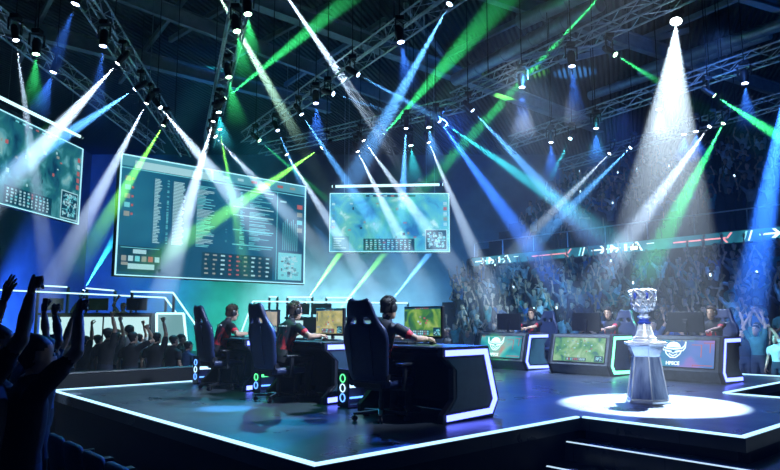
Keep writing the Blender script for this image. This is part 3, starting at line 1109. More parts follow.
# ------------------------------------------------------------------ monitors, peripherals, computers
def make_monitor(label, loc, rz, dm, w=.66, h=.39, ui=True, zc=.26):
    """faces local -X"""
    r = thing('monitor', label, 'monitor', loc, rz)
    hs = MB().box((.02, 0, zc), (.045, w, h)).build('housing', M_black, r, bevel=.008)
    MB().box((-.006, 0, zc + .008), (.006, w - .03, h - .045)).build('bezel', M_matte, hs)
    mb = MB()
    def L(x0, y0, x1, y1, mi, lay=0):
        # as seen by the person at the desk: x to the right, y down
        Y = lambda q: (w - .035) * (.5 - q)
        Z = lambda q: zc + .008 + (h - .05) * (.5 - q)
        e = -.0105 - .0012 * lay
        mb.add([(e, Y(x0), Z(y1)), (e, Y(x1), Z(y1)), (e, Y(x1), Z(y0)), (e, Y(x0), Z(y0))], [(0, 1, 2, 3)], mi)
    L(0, 0, 1, 1, 0)
    if ui:
        q = random.Random(int(loc[1] * 100))
        L(.0, .0, 1, .055, 3, 1)
        for i in range(8):
            L(.3 + .05 * i, .01, .33 + .05 * i, .045, q.choice((1, 4, 5)), 2)
        L(.22, .80, .70, .98, 3, 1)
        for j in range(2):
            for i in range(9):
                L(.24 + .05 * i, .82 + .08 * j, .275 + .05 * i, .88 + .08 * j, q.choice((5, 4, 2, 1)), 2)
        L(.80, .70, .99, .99, 3, 1)
        for i in range(22):
            x, y = q.uniform(.81, .95), q.uniform(.72, .94)
            L(x, y, x + .03, y + .04, q.choice((1, 2, 6)), 2)
        for i in range(7):
            x, y = q.uniform(.35, .65), q.uniform(.25, .6)
            L(x, y, x + .05, y + .06, q.choice((4, 1, 5)), 1)
        L(.02, .12, .06, .5, 3, 1)
        L(.02, .70, .16, .78, 5, 1)
    mb.build('display', [dm] + glow_ui(), hs)
    st = MB()
    st.bar((.06, 0, .02), (.06, 0, zc), .05, .03, up=(1, 0, 0))
    st.box((.048, 0, zc), (.03, .10, .10))
    st.build('neck', M_black, r, bevel=.004)
    MB().lathe([(.13, 0), (.13, .008), (.05, .016), (.02, .018)], 24, (.06, 0, .0)).build('foot', M_black, r, smooth=True)
    return r
N_map = screen_mat('green_map_picture', [(.008, .06, .09), (.05, .22, .06), (.24, .42, .08), (.50, .60, .28)], 5.5, 1.0, .4)
N_far = screen_mat('bright_map_picture', [(.05, .12, .14), (.25, .35, .25), (.55, .60, .50), (.8, .85, .8)], 5.5, 4.0, .4)
N_tan = screen_mat('tan_map_picture', [(.05, .16, .16), (.36, .36, .16), (.58, .52, .20), (.66, .62, .40)], 6, .9, 2.6)
N_pale = screen_mat('pale_map_picture', [(.25, .30, .28), (.45, .42, .34), (.60, .52, .42)], 6, .85, 9.1)
dz = .8020
MON = [make_monitor('monitor with a green game map in front of the nearest player', W(2.70, 1.55, dz), TH, N_map),
       make_monitor('monitor with a yellowish game picture between two gaming chairs', W(2.70, 3.45, dz), TH, N_tan),
       make_monitor('monitor with a pale beige picture half hidden behind the middle gaming chair', W(2.70, 5.15, dz), TH, N_pale)]
farmon = ['back of a dark monitor on the desk behind the trophy', 'back of a dark monitor on the desk with the green game map', 'back of a dark monitor on the farthest desk with the teal emblem']
for t, lab in zip(far_t, farmon):
    make_monitor(lab, W(FAR_S - .42, t + .78, dz), TH + PI, N_far, .66, .38, zc=.25)

M_key = mat('keycaps', (.03, .03, .04), .5)
def keyboard(label, loc, rz):
    r = thing('keyboard', label, 'keyboard', loc, rz)
    MB().box((0, 0, .010), (.14, .40, .018)).build('case', M_black, r, bevel=.003)
    mb = MB()
    for i in range(5):
        for j in range(15):
            mb.box((-.052 + .026 * i, -.182 + .026 * j, .023), (.020, .020, .009))
    mb.build('keys', M_key, r)
    return r
def mouse(label, loc, rz):
    r = thing('mouse', label, 'mouse', loc, rz)
    MB().ball((0, 0, .016), (.055, .032, .020), 12).build('shell', M_black, r, smooth=True)
    MB().tube([(.022, -.004, .036), (.022, .004, .036)], .008, 8).build('wheel', M_blue_led, r)
    return r
M_pad = mat('mouse_mat_green', (.12, .22, .06), .7)
for i, (t, nm) in enumerate(zip(near_t, ('nearest', 'middle', 'farthest'))):
    tc_ = t + .70
    keyboard('black keyboard on the %s gaming desk of the near row' % nm, W(2.50, (1.56, 3.66, 5.66)[i] + .17, dz), TH)
    o = MB().box((0, 0, .0015), (.24, .30, .003)).build('mouse_mat', M_pad if i == 0 else M_matte)
    o.location = W(2.49, (1.56, 3.66, 5.66)[i] - .36, dz)
    o.rotation_euler = (0, 0, TH)
    tag(o, ('green mouse mat' if i == 0 else 'dark mouse mat') + ' on the %s gaming desk of the near row' % nm, 'mouse mat')
    mouse('black mouse under the hand on the %s gaming desk of the near row' % nm, W(2.535, (1.56, 3.66, 5.66)[i] - .335, dz + .0035), TH)

def pc(label, loc, rz, cols):
    r = thing('computer_tower', label, 'computer', loc, rz)
    mb = MB()
    w, d, h = .22, .46, .47
    mb.box((0, 0, .02), (d, w, .03)).box((0, 0, h - .015), (d, w, .03)).box((0, w / 2 - .01, h / 2), (d, .02, h - .06)).box((-d / 2 + .012, 0, h / 2), (.024, w, h - .06)).box((d / 2 - .012, 0, h / 2), (.024, w, h - .06))
    mb.build('case', M_black, r, bevel=.004)
    for i, z in enumerate((.12, .24, .36)):
        MB().torus((-d / 2 - .006, 0, z), .048, .007, 20, 6, R=Matrix.Rotation(PI / 2, 3, 'Y')).build('fan_ring', cols[i % len(cols)], r)
    MB().box((-.02, -.02, .26), (.30, .02, .05)).build('graphics_card', cols[1 % len(cols)], r)
    for i in range(3):
        MB().box((.02 + .05 * i, -.01, .36), (.012, .04, .12)).build('memory_stick', cols[(i + 1) % len(cols)], r)
    MB().box((.0, .05, .10), (.34, .03, .02)).build('light_strip', cols[0], r)
    for x in (-.18, .18):
        MB().box((x, 0, .0025), (.05, w * .9, .005)).build('foot', M_matte, r)
    return r
G_g = glow('rgb_green', (.10, 1.0, .30), 2.2)
G_b = glow('rgb_blue', (.10, .30, 1.0), 3.0)
G_w = glow('rgb_pale', (.45, .75, 1.0), 2.2)
pc('computer tower with green and blue lights beside the nearest gaming chair', W(2.42, 2.47, .001), TH, [G_b, G_w, G_g])
pc('computer tower with blue lights beyond the middle gaming chair', W(2.42, 4.58, .001), TH, [G_b, G_g, G_w])
pc('computer tower with blue lights at the far end of the near desk row', W(2.42, 6.62, .001), TH, [G_b, G_w])
# ------------------------------------------------------------------ gaming chairs
M_leather = mat('chair_leather', (.013, .024, .085), .42, scale=30, bump=.05)
M_stitch = mat('chair_piping', (.02, .035, .09), .5)

def lerp_tab(tab, z):
    for (z0, a), (z1, b) in zip(tab, tab[1:]):
        if z <= z1:
            k = (z - z0) / (z1 - z0)
            k = max(0, min(1, k))
            return a + (b - a) * k
    return tab[-1][1]

def make_chair(label, loc, rz, low=False):
    r = thing('gaming_chair', label, 'chair', loc, rz)
    # backrest: a curved shell with winged shoulders and two slots under the headrest
    wt = [(.44, .20), (.52, .235), (.62, .25), (.74, .262), (.86, .285), (.95, .280), (1.02, .225), (1.08, .185), (1.14, .170), (1.22, .160), (1.28, .135), (1.31, .090)]
    rows = [.44, .52, .60, .68, .76, .84, .90, .96, 1.00, 1.035, 1.055, 1.125, 1.145, 1.19, 1.24, 1.28, 1.31]
    cols = [-1, -.80, -.62, -.46, -.20, 0, .20, .46, .62, .80, 1]
    vs, fs = [], []
    for z in rows:
        w = lerp_tab(wt, z)
        for c in cols:
            y = -.235 - .16 * (z - .44) + .075 * abs(c) ** 3 * (1 if z < 1.0 else max(.3, 1 - (z - 1.0) * 3))
            vs.append((c * w, y, z))
    n = len(cols)
    for i in range(len(rows) - 1):
        for j in range(n - 1):
            if rows[i] == 1.055 and (2 <= j <= 3 or 6 <= j <= 7):
                continue
            fs.append((i * n + j, i * n + j + 1, (i + 1) * n + j + 1, (i + 1) * n + j))
    b = MB().add(vs, fs).build('backrest', M_leather, r, smooth=True)
    so = b.modifiers.new('s', 'SOLIDIFY')
    so.thickness = .075
    so.offset = 1
    sb = b.modifiers.new('b', 'SUBSURF')
    sb.levels = sb.render_levels = 1
    for sx in (-1, 1):
        pts = [(sx * .135, -.235 - .16 * (z - .44) - .078 + .0, z) for z in (.50, .62, .76, .90, 1.0)]
        MB().tube(pts, .007, 6).build('piping', M_stitch, b, smooth=True)
    # seat with raised side bolsters
    st = MB()
    st.box((0, .02, .405), (.42, .50, .08))
    for sx in (-1, 1):
        st.tube([(sx * .245, -.22, .415), (sx * .252, .05, .420), (sx * .24, .26, .410)], [(.042, .05), (.042, .05), (.036, .04)], 10)
    st.build('seat', M_leather, r, smooth=True, bevel=.03, seg=3)
    MB().box((0, -.0, .345), (.26, .30, .04)).box((0, -.22, .385), (.36, .05, .05)).build('seat_mechanism', M_black, r, bevel=.005)
    for sx in (-1, 1):
        a = MB().bar((sx * .18, -.02, .345), (sx * .335, -.02, .345), .05, .03).bar((sx * .335, -.02, .335), (sx * .335, -.02, .600), .05, .035, up=(1, 0, 0)).build('armrest', M_black, r, bevel=.006)
        MB().box((sx * .335, -.02, .612), (.08, .24, .03)).build('arm_pad', M_black, a, bevel=.012)
        MB().lathe([(.045, -.012), (.045, .012)], 18, (sx * .255, -.20, .47), R=Matrix.Rotation(PI / 2, 3, 'Y')).build('recline_cover', M_black, r)
    MB().lathe([(.030, .07), (.030, .22), (.022, .22), (.022, .34)], 16).build('gas_lift', M_black, r, smooth=True)
    MB().lathe([(.055, .055), (.055, .10), (.035, .115)], 20).build('base_hub', M_black, r, smooth=True)
    for k in range(5):
        an = 2 * PI * k / 5 + .3
        d = Vector((math.cos(an), math.sin(an), 0))
        p = Vector((-d.y, d.x, 0))
        lg = MB()
        a0, a1 = d * .04, d * .315
        q = []
        for c, w, zt, zb in ((a0, .028, .108, .062), (a1, .017, .088, .064)):
            q += [c + p * w + Vector((0, 0, zt)), c - p * w + Vector((0, 0, zt)), c - p * w + Vector((0, 0, zb)), c + p * w + Vector((0, 0, zb))]
        lg.add(q, [(0, 1, 2, 3), (7, 6, 5, 4), (0, 4, 5, 1), (1, 5, 6, 2), (2, 6, 7, 3), (3, 7, 4, 0)])
        g = lg.build('base_leg', M_black, r, bevel=.004)
        cs = MB()
        c = d * .30
        Rm = Matrix.Rotation(an + PI / 2, 3, 'Z') @ Matrix.Rotation(PI / 2, 3, 'Y')
        for o in (-.017, .017):
            cs.lathe([(.012, -.010), (.029, -.010), (.030, 0), (.029, .010), (.012, .010)], 14, c + (Matrix.Rotation(an + PI / 2, 3, 'Z') @ Vector((o, 0, 0))) + Vector((0, 0, .030)), R=Rm)
        cs.tube([c + Vector((0, 0, .03)), c + Vector((0, 0, .07))], .009, 8)
        cs.build('caster', M_black, g, smooth=True)
    return r

D2 = math.radians
near_ch = [((1.90, 1.41), 54), ((1.98, 3.64), 44), ((2.10, 5.56), 38)]
ch_lab = ['dark blue gaming chair nearest the stage front, seen from behind with two headrest slots', 'dark blue gaming chair in the middle of the near row', 'dark blue gaming chair farthest from the stage front, seen almost side-on beside the crowd']
NCH = []
for ((s, t), a), lab in zip(near_ch, ch_lab):
    NCH.append(make_chair(lab, W(s, t, .001), D2(a - 90)))
far_ch = [(FAR_S + .56, t + .62) for t in far_t]
far_cl = ['gaming chair behind the desk that the trophy stands in front of', 'gaming chair behind the desk with the green game map', 'gaming chair behind the farthest desk with the teal emblem']
for (s, t), lab in zip(far_ch, far_cl):
    make_chair(lab, W(s, t, .001), TH + PI - PI / 2 + .05)

# ------------------------------------------------------------------ players
def jersey_mat(name, seed):
    """black jersey with red flame pattern climbing from the hem, and pale sponsor smudges"""
    m, t, p = nt(name)
    tc = t.nodes.new('ShaderNodeTexCoord')
    sp = t.nodes.new('ShaderNodeSeparateXYZ')
    t.links.new(tc.outputs['Object'], sp.inputs[0])
    mp = t.nodes.new('ShaderNodeMapping')
    mp.inputs['Location'].default_value = (seed, 0, seed)
    mp.inputs['Scale'].default_value = (1, 1, .45)
    t.links.new(tc.outputs['Object'], mp.inputs['Vector'])
    nz = t.nodes.new('ShaderNodeTexNoise')
    nz.inputs['Scale'].default_value = 9
    nz.inputs['Detail'].default_value = 4
    nz.inputs['Distortion'].default_value = 1.2
    t.links.new(mp.outputs['Vector'], nz.inputs['Vector'])
    mr = t.nodes.new('ShaderNodeMapRange')
    mr.inputs['From Min'].default_value = .55
    mr.inputs['From Max'].default_value = 1.12
    mr.inputs['To Min'].default_value = .28
    mr.inputs['To Max'].default_value = -.30
    t.links.new(sp.outputs['Z'], mr.inputs['Value'])
    ad = t.nodes.new('ShaderNodeMath')
    ad.operation = 'ADD'
    t.links.new(nz.outputs['Fac'], ad.inputs[0])
    t.links.new(mr.outputs['Result'], ad.inputs[1])
    cr = t.nodes.new('ShaderNodeValToRGB')
    cr.color_ramp.elements[0].position = .50
    cr.color_ramp.elements[0].color = (.010, .012, .022, 1)
    cr.color_ramp.elements[1].position = .60
    cr.color_ramp.elements[1].color = (.55, .02, .035, 1)
    t.links.new(ad.outputs[0], cr.inputs['Fac'])
    t.links.new(cr.outputs['Color'], p.inputs['Base Color'])
    p.inputs['Roughness'].default_value = .65
    return m
M_print = mat('pale_print', (.70, .72, .75), .7)

def local_to(p, loc, rz):
    return Matrix.Rotation(-rz, 3, 'Z') @ (Vector(p) - Vector(loc))

def add_headset(par, hc, Hm, mic=True):
    H = lambda x, y, z: hc + Hm @ Vector((x, y, z))
    hs = MB()
    pts = [H(.090 * math.cos(a), -.005, .0 + .142 * math.sin(a)) for a in [PI * k / 12 for k in range(13)]]
    hs.tube(pts, .012, 8)
    o = hs.build('headset', M_black, par, smooth=True)
    for sx in (-1, 1):
        R_ = Hm @ Matrix.Rotation(PI / 2, 3, 'Y')
        MB().lathe([(.030, -.018), (.044, -.012), (.044, .012), (.030, .018)], 18, H(sx * .090, -.002, .0), R=R_).build('ear_cup', M_black, o, smooth=True)
    if mic:
        MB().tube([H(-.092, .02, -.02), H(-.085, .07, -.055), H(-.045, .105, -.068)], .0045, 6).ball(tuple(H(-.042, .106, -.068)), .009, 8).build('microphone', M_black, o)

def add_hair(par, hc, Hm, m, seed):
    q = random.Random(seed)
    mb = MB()
    for row in range(7):
        z = .045 + .0145 * row
        rad = math.sqrt(max(0.02, 1 - ((z - .04) / .098) ** 2))
        n = 14
        for k in range(n):
            a = 2 * PI * k / n + row * .2
            y = math.sin(a)
            if y > .55 and z < .085:
                continue
            c = Vector((.070 * rad * math.cos(a), -.008 + .094 * rad * y, z))
            d = Vector((math.cos(a) * .4, y * .4 + .25, .35 + q.uniform(-.1, .3))).normalized()
            mb.tube([hc + Hm @ (c - d * .012), hc + Hm @ (c + d * .014), hc + Hm @ (c + d * .022 + Vector((q.uniform(-.01, .01), q.uniform(-.01, .01), 0)))], [.019, .016, .004], 6)
    for k in range(20):
        a = PI + PI * k / 19
        for z in (.03, -.005, -.035):
            c = Vector((.070 * math.cos(a), -.012 + .090 * math.sin(a), z))
            mb.tube([hc + Hm @ (c + Vector((0, 0, .02))), hc + Hm @ (c - Vector((0, 0, .02)))], [.014, .008], 6)
    mb.build('hair', m, par, smooth=True)

def player(name_label, loc, rz, handL, handR, skin, hair, seed, lean=.28, hyaw=0.0, hpitch=.10, pelvis_y=-.06, red=True, ankles=.30, voxel=.014):
    m_j = jersey_mat('player_jersey', seed)
    S = dict(pelvis=(0, pelvis_y, .585), lean=lean, head_yaw=hyaw, head_pitch=hpitch,
             legs=[(Vector((sx * .115, .36, .555)), Vector((sx * .125, ankles, .100)), Vector((sx * .14, ankles + .17, .042))) for sx in (-1, 1)],
             hands=[dict(to=local_to(handL, loc, rz), kind='rest', pole=(-.65, -.60, -.22), palm=(0, .1, -1), thumb=None),
                    dict(to=local_to(handR, loc, rz), kind='rest', pole=(.65, -.60, -.22), palm=(0, .1, -1), thumb=None)], sleeve=.66)
    for i, h in enumerate(S['hands']):
        h['thumb'] = 1 if i == 0 else -1
        h['thumb'] = h['thumb'] * 1
    me, info = body_mesh('person', S, person_mats(skin, m_j, M_trou, hair, M_red), voxel)
    o = bpy.data.objects.new('person', me)
    COL.objects.link(o)
    o.location = loc
    o.rotation_euler = (0, 0, rz)
    tag(o, name_label, 'person', 'players at the desks')
    add_hair(o, info['hc'], info['Hm'], HAIRS[hair], seed)
    add_headset(o, info['hc'], info['Hm'])
    # pale printed patches on sleeve and back
    up = Vector((0, math.sin(lean), math.cos(lean)))
    fw = Vector((0, math.cos(lean), -math.sin(lean)))
    pel = Vector(S['pelvis'])
    q = random.Random(seed)
    mb = MB()
    for k in range(7):
        c = pel + up * .405 - fw * .117 + Vector((-.075 + .025 * k, 0, 0))
        mb.bar(c - up * .010, c + up * .010, .015, .010, up=fw)
    mb.build('back_lettering', M_print, o)
    return o, info

P_lab = ['player in black and red jersey and headset at the nearest desk of the near row', 'player in black and red jersey and headset at the middle desk of the near row', 'player in black and red jersey and headset at the farthest desk of the near row']
for i, (((s, t), a), lab) in enumerate(zip(near_ch, P_lab)):
    fa = (44, 44, 40)[i]
    tc_ = near_t[i] + .70
    s0 = 1.98 + .10 * i * .6
    loc = W(s0 + .05, (1.54, 3.66, 5.66)[i])
    dirr = Vector((math.cos(D2(fa)), math.sin(D2(fa)), 0))
    t0 = (1.56, 3.66, 5.66)[i]
    hR = W(2.44, t0 - .34, .876)
    hL = W(2.40, t0 + .16, .884)
    player(lab, loc, D2(fa - 90), hL, hR, (0, 0, 0)[i], (0, 1, 1)[i], 3 + i, lean=(.22, .30, .34)[i], hyaw=(-.05, -.1, -.05)[i], hpitch=(.06, .12, .16)[i])
R_lab = ['player with headset facing the camera at the desk behind the trophy', 'player with headset facing the camera at the desk with the green game map', 'player with headset facing the camera at the farthest desk with the teal emblem']
for i, ((s, t), lab) in enumerate(zip(far_ch, R_lab)):
    rz = TH + PI - PI / 2 + (.12, .10, .16)[i]
    t = t + (.02, .10, .10)[i]
    loc = W(s - .12, t)
    player(lab, loc, rz, W(FAR_S - .22, t - .16, .884), W(FAR_S - .24, t + .26, .884), 0, (1, 0, 1)[i], 13 + i, lean=.20, hyaw=(-.1, .15, .1)[i], hpitch=.05, voxel=.017)

# ------------------------------------------------------------------ trophy on its pedestal
pb = PZ(648, 402, 0.001)
ped = thing('trophy_pedestal', 'hexagonal brushed metal pedestal with a flat wide top, lit by a white spotlight', 'pedestal', pb, .35)
def brushed():
    m, t, p = nt('brushed_blue_steel')
    tc = t.nodes.new('ShaderNodeTexCoord')
    mp = t.nodes.new('ShaderNodeMapping')
    mp.inputs['Scale'].default_value = (3, 3, .6)
    nz = t.nodes.new('ShaderNodeTexNoise')
    nz.inputs['Scale'].default_value = 4
    t.links.new(tc.outputs['Object'], mp.inputs['Vector'])
    t.links.new(mp.outputs['Vector'], nz.inputs['Vector'])
    cr = t.nodes.new('ShaderNodeValToRGB')
    cr.color_ramp.elements[0].position = .35
    cr.color_ramp.elements[0].color = (.07, .12, .26, 1)
    cr.color_ramp.elements[1].position = .68
    cr.color_ramp.elements[1].color = (.30, .38, .56, 1)
    t.links.new(nz.outputs['Fac'], cr.inputs['Fac'])
    t.links.new(cr.outputs['Color'], p.inputs['Base Color'])
    p.inputs['Metallic'].default_value = .6
    p.inputs['Roughness'].default_value = .32
    return m
M_brush = brushed()
def hexring(r, z):
    return [(r * math.cos(PI / 3 * k), r * math.sin(PI / 3 * k), z) for k in range(6)]
def hexloft(mb, prof, mi=0):
    vs = []
    for r, z in prof:
        vs += hexring(r, z)
    fs = []
    for i in range(len(prof) - 1):
        for k in range(6):
            fs.append((i * 6 + k, i * 6 + (k + 1) % 6, i * 6 + 6 + (k + 1) % 6, i * 6 + 6 + k))
    fs += [tuple(range(5, -1, -1)), tuple(range(len(prof) * 6 - 6, len(prof) * 6))]
    return mb.add(vs, fs, mi)
hexloft(MB(), [(.30, 0), (.30, .035), (.275, .04), (.275, .055)]).build('plinth', M_chrome, ped, bevel=.006)
hexloft(MB(), [(.265, .055), (.180, .60)]).build('column', M_brush, ped, bevel=.006)
M_ice = mat('facetted_silver', (.62, .70, .82), .22, .6)
hexloft(MB(), [(.180, .60), (.186, .61), (.248, .745), (.248, .755)]).build('flared_collar', M_ice, ped, bevel=.004)
hexloft(MB(), [(.275, .755), (.285, .765), (.285, .79), (.275, .80)]).build('top_plate', M_chrome, ped, bevel=.004)
for k in range(6):
    a = PI / 3 * k
    MB().bar((.269 * math.cos(a), .269 * math.sin(a), .06), (.184 * math.cos(a), .184 * math.sin(a), .60), .012).build('edge_trim', M_chrome, ped)

tr = thing('trophy_cup', 'ornate silver trophy cup with openwork bowl and blue stem on the pedestal', 'trophy', pb + Vector((0, 0, .8003)), .2)
M_blue_en = mat('blue_enamel', (.03, .07, .42), .22, .3)
MB().lathe([(.165, 0), (.165, .025), (.150, .032), (.150, .06), (.125, .07), (.105, .12), (.10, .15), (.082, .16), (.072, .22), (.07, .235)], 28).build('stepped_foot', M_chrome, tr, smooth=True)
MB().lathe([(.072, .235), (.088, .245), (.088, .262), (.066, .27), (.060, .30)], 24).build('stem_ring', M_blue_en, tr, smooth=True)
MB().lathe([(.060, .30), (.072, .315), (.085, .33), (.068, .345), (.05, .37), (.052, .385)], 24).build('stem', M_chrome, tr, smooth=True)
bowl = MB().lathe([(.052, .385), (.085, .40), (.118, .44), (.140, .51), (.150, .60), (.156, .69), (.150, .692), (.142, .60), (.130, .51), (.10, .45), (.05, .41)], 32).build('bowl', mat('hammered_silver', (.55, .62, .80), .28, .6, var=.4, scale=30, bump=.6), tr, smooth=True)
orn = MB()
q = random.Random(5)
for k in range(12):
    a = 2 * PI * k / 12
    for j in range(5):
        z = .43 + .058 * j
        rr = lerp_tab([(.40, .09), (.44, .126), (.51, .149), (.60, .160), (.70, .166)], z)
        aa = a + (.26 if j % 2 else 0)
        orn.ball((rr * math.cos(aa), rr * math.sin(aa), z), .013 + .006 * q.random(), 6)
    pts = []
    for j in range(9):
        z = .41 + .035 * j
        rr = lerp_tab([(.40, .09), (.44, .130), (.51, .153), (.60, .164), (.70, .170)], z) + .004
        aa = a + .22 * math.sin(j * 1.3)
        pts.append((rr * math.cos(aa), rr * math.sin(aa), z))
    orn.tube(pts, .0085, 6)
orn.build('filigree', M_chrome, bowl, smooth=True)
for k in range(6):
    a = 2 * PI * k / 6 + .3
    MB().ball((.156 * math.cos(a), .156 * math.sin(a), .615), (.022, .022, .045), 8).build('blue_inlay', M_blue_en, bowl, smooth=True)
MB().torus((0, 0, .692), .156, .012, 36, 8).build('rim', M_chrome, bowl, smooth=True)
for sx in (-1, 1):
    MB().ball((sx * .168, 0, .665), .024, 8).ball((sx * .166, 0, .60), .020, 8).tube([(sx * .148, 0, .66), (sx * .180, 0, .63), (sx * .148, 0, .55)], .012, 8).build('handle', M_chrome, tr, smooth=True)
for k in range(6):
    a = 2 * PI * k / 6
    MB().bar((.125 * math.cos(a), .125 * math.sin(a), .065), (.075 * math.cos(a), .075 * math.sin(a), .235), .016).build('foot_rib', M_chrome, tr)
# ------------------------------------------------------------------ trusses
TZ = 6.48
TRUSS_SEG = []
def near_truss(p):
    for a, b in TRUSS_SEG:
        ab = b - a
        ab.z = 0
        w = p - a
        w.z = 0
        k = max(0, min(1, w.dot(ab) / ab.length_squared))
        if (w - ab * k).length < .32:
            return True
    return False

def truss(a, b, label, sz=.30, step=.42):
    A_, B_ = PZ(*a, TZ), PZ(*b, TZ)
    r = thing('lighting_truss', label, 'truss', A_)
    TRUSS_SEG.append((A_, B_))
    d = (B_ - A_)
    L = d.length
    d.normalize()
    x = d.cross(Vector((0, 0, 1))).normalized()
    z = Vector((0, 0, 1))
    cs = [x * (i * sz / 2) + z * (j * sz / 2) for i, j in ((-1, -1), (1, -1), (1, 1), (-1, 1))]
    for c in cs:
        MB().tube([c, c + d * L], .021, 6).build('chord', M_steel, r)
    mb = MB()
    n = max(2, int(L / step))
    for k in range(n):
        p0, p1 = d * (L * k / n), d * (L * (k + 1) / n)
        for i in range(4):
            a_, b_ = (cs[i], cs[(i + 1) % 4])
            if k % 2:
                a_, b_ = b_, a_
            mb.tube([p0 + a_, p1 + b_], .010, 4, cap=False)
    mb.build('lattice_bracing', M_steel, r)
    for k in (.2, .8):
        p = d * (L * k)
        MB().tube([p + z * (sz / 2), p + z * (CEIL - TZ - .03)], .012, 5).build('hoist_cable', M_black, r)
    return r
truss((78, -20), (186, 152), 'roof truss sloping down towards the scoreboard, hung with white beam lamps')
truss((-25, 2), (160, 148), 'roof truss above the dark sideways screen, running under the roof corner')
truss((247, -22), (209, 142), 'steep roof truss with green lamps above the scoreboard')
truss((462, -14), (246, 138), 'roof truss passing over the scoreboard towards the small front-facing screen')
truss((262, 150), (462, 104), 'low roof truss above the small front-facing screen')
truss((455, 100), (690, -12), 'long roof truss that carries the bright trophy lamp')
truss((512, 142), (800, 44), 'roof truss behind the trophy spotlight cone')
truss((560, 166), (800, 95), 'faint roof truss in front of the upper stands')

# ------------------------------------------------------------------ beam lamps in the haze
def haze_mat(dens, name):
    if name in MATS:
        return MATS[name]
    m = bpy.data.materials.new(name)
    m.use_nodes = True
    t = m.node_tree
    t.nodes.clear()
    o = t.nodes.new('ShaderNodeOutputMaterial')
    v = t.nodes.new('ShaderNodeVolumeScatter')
    tc = t.nodes.new('ShaderNodeTexCoord')            # density shaped along the beam to even out and fade its light
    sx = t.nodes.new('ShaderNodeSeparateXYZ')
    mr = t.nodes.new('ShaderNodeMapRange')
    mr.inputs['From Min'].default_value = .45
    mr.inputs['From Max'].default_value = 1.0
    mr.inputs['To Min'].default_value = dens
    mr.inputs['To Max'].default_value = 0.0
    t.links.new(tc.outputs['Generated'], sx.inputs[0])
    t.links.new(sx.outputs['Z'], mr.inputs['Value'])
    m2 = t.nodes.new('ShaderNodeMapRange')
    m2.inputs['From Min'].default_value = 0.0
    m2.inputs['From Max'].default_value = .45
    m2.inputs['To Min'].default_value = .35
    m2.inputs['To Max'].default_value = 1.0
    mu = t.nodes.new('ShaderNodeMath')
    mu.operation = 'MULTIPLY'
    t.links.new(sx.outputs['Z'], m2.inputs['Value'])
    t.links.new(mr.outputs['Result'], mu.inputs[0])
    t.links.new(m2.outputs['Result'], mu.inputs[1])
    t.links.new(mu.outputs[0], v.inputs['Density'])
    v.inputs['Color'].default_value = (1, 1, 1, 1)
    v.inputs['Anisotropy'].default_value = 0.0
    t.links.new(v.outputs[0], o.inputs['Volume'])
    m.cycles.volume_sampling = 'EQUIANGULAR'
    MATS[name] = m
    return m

M_lamp = mat('lamp_housing', (.010, .011, .014), .45)
BEAMS = []
LENS = {}
def lens_mat(col):
    k = tuple(round(c, 2) for c in col)
    if k not in LENS:
        mx = [min(1.0, .45 + .6 * c) for c in col]
        LENS[k] = glow('lens_%d' % len(LENS), mx, 14.0)
    return LENS[k]

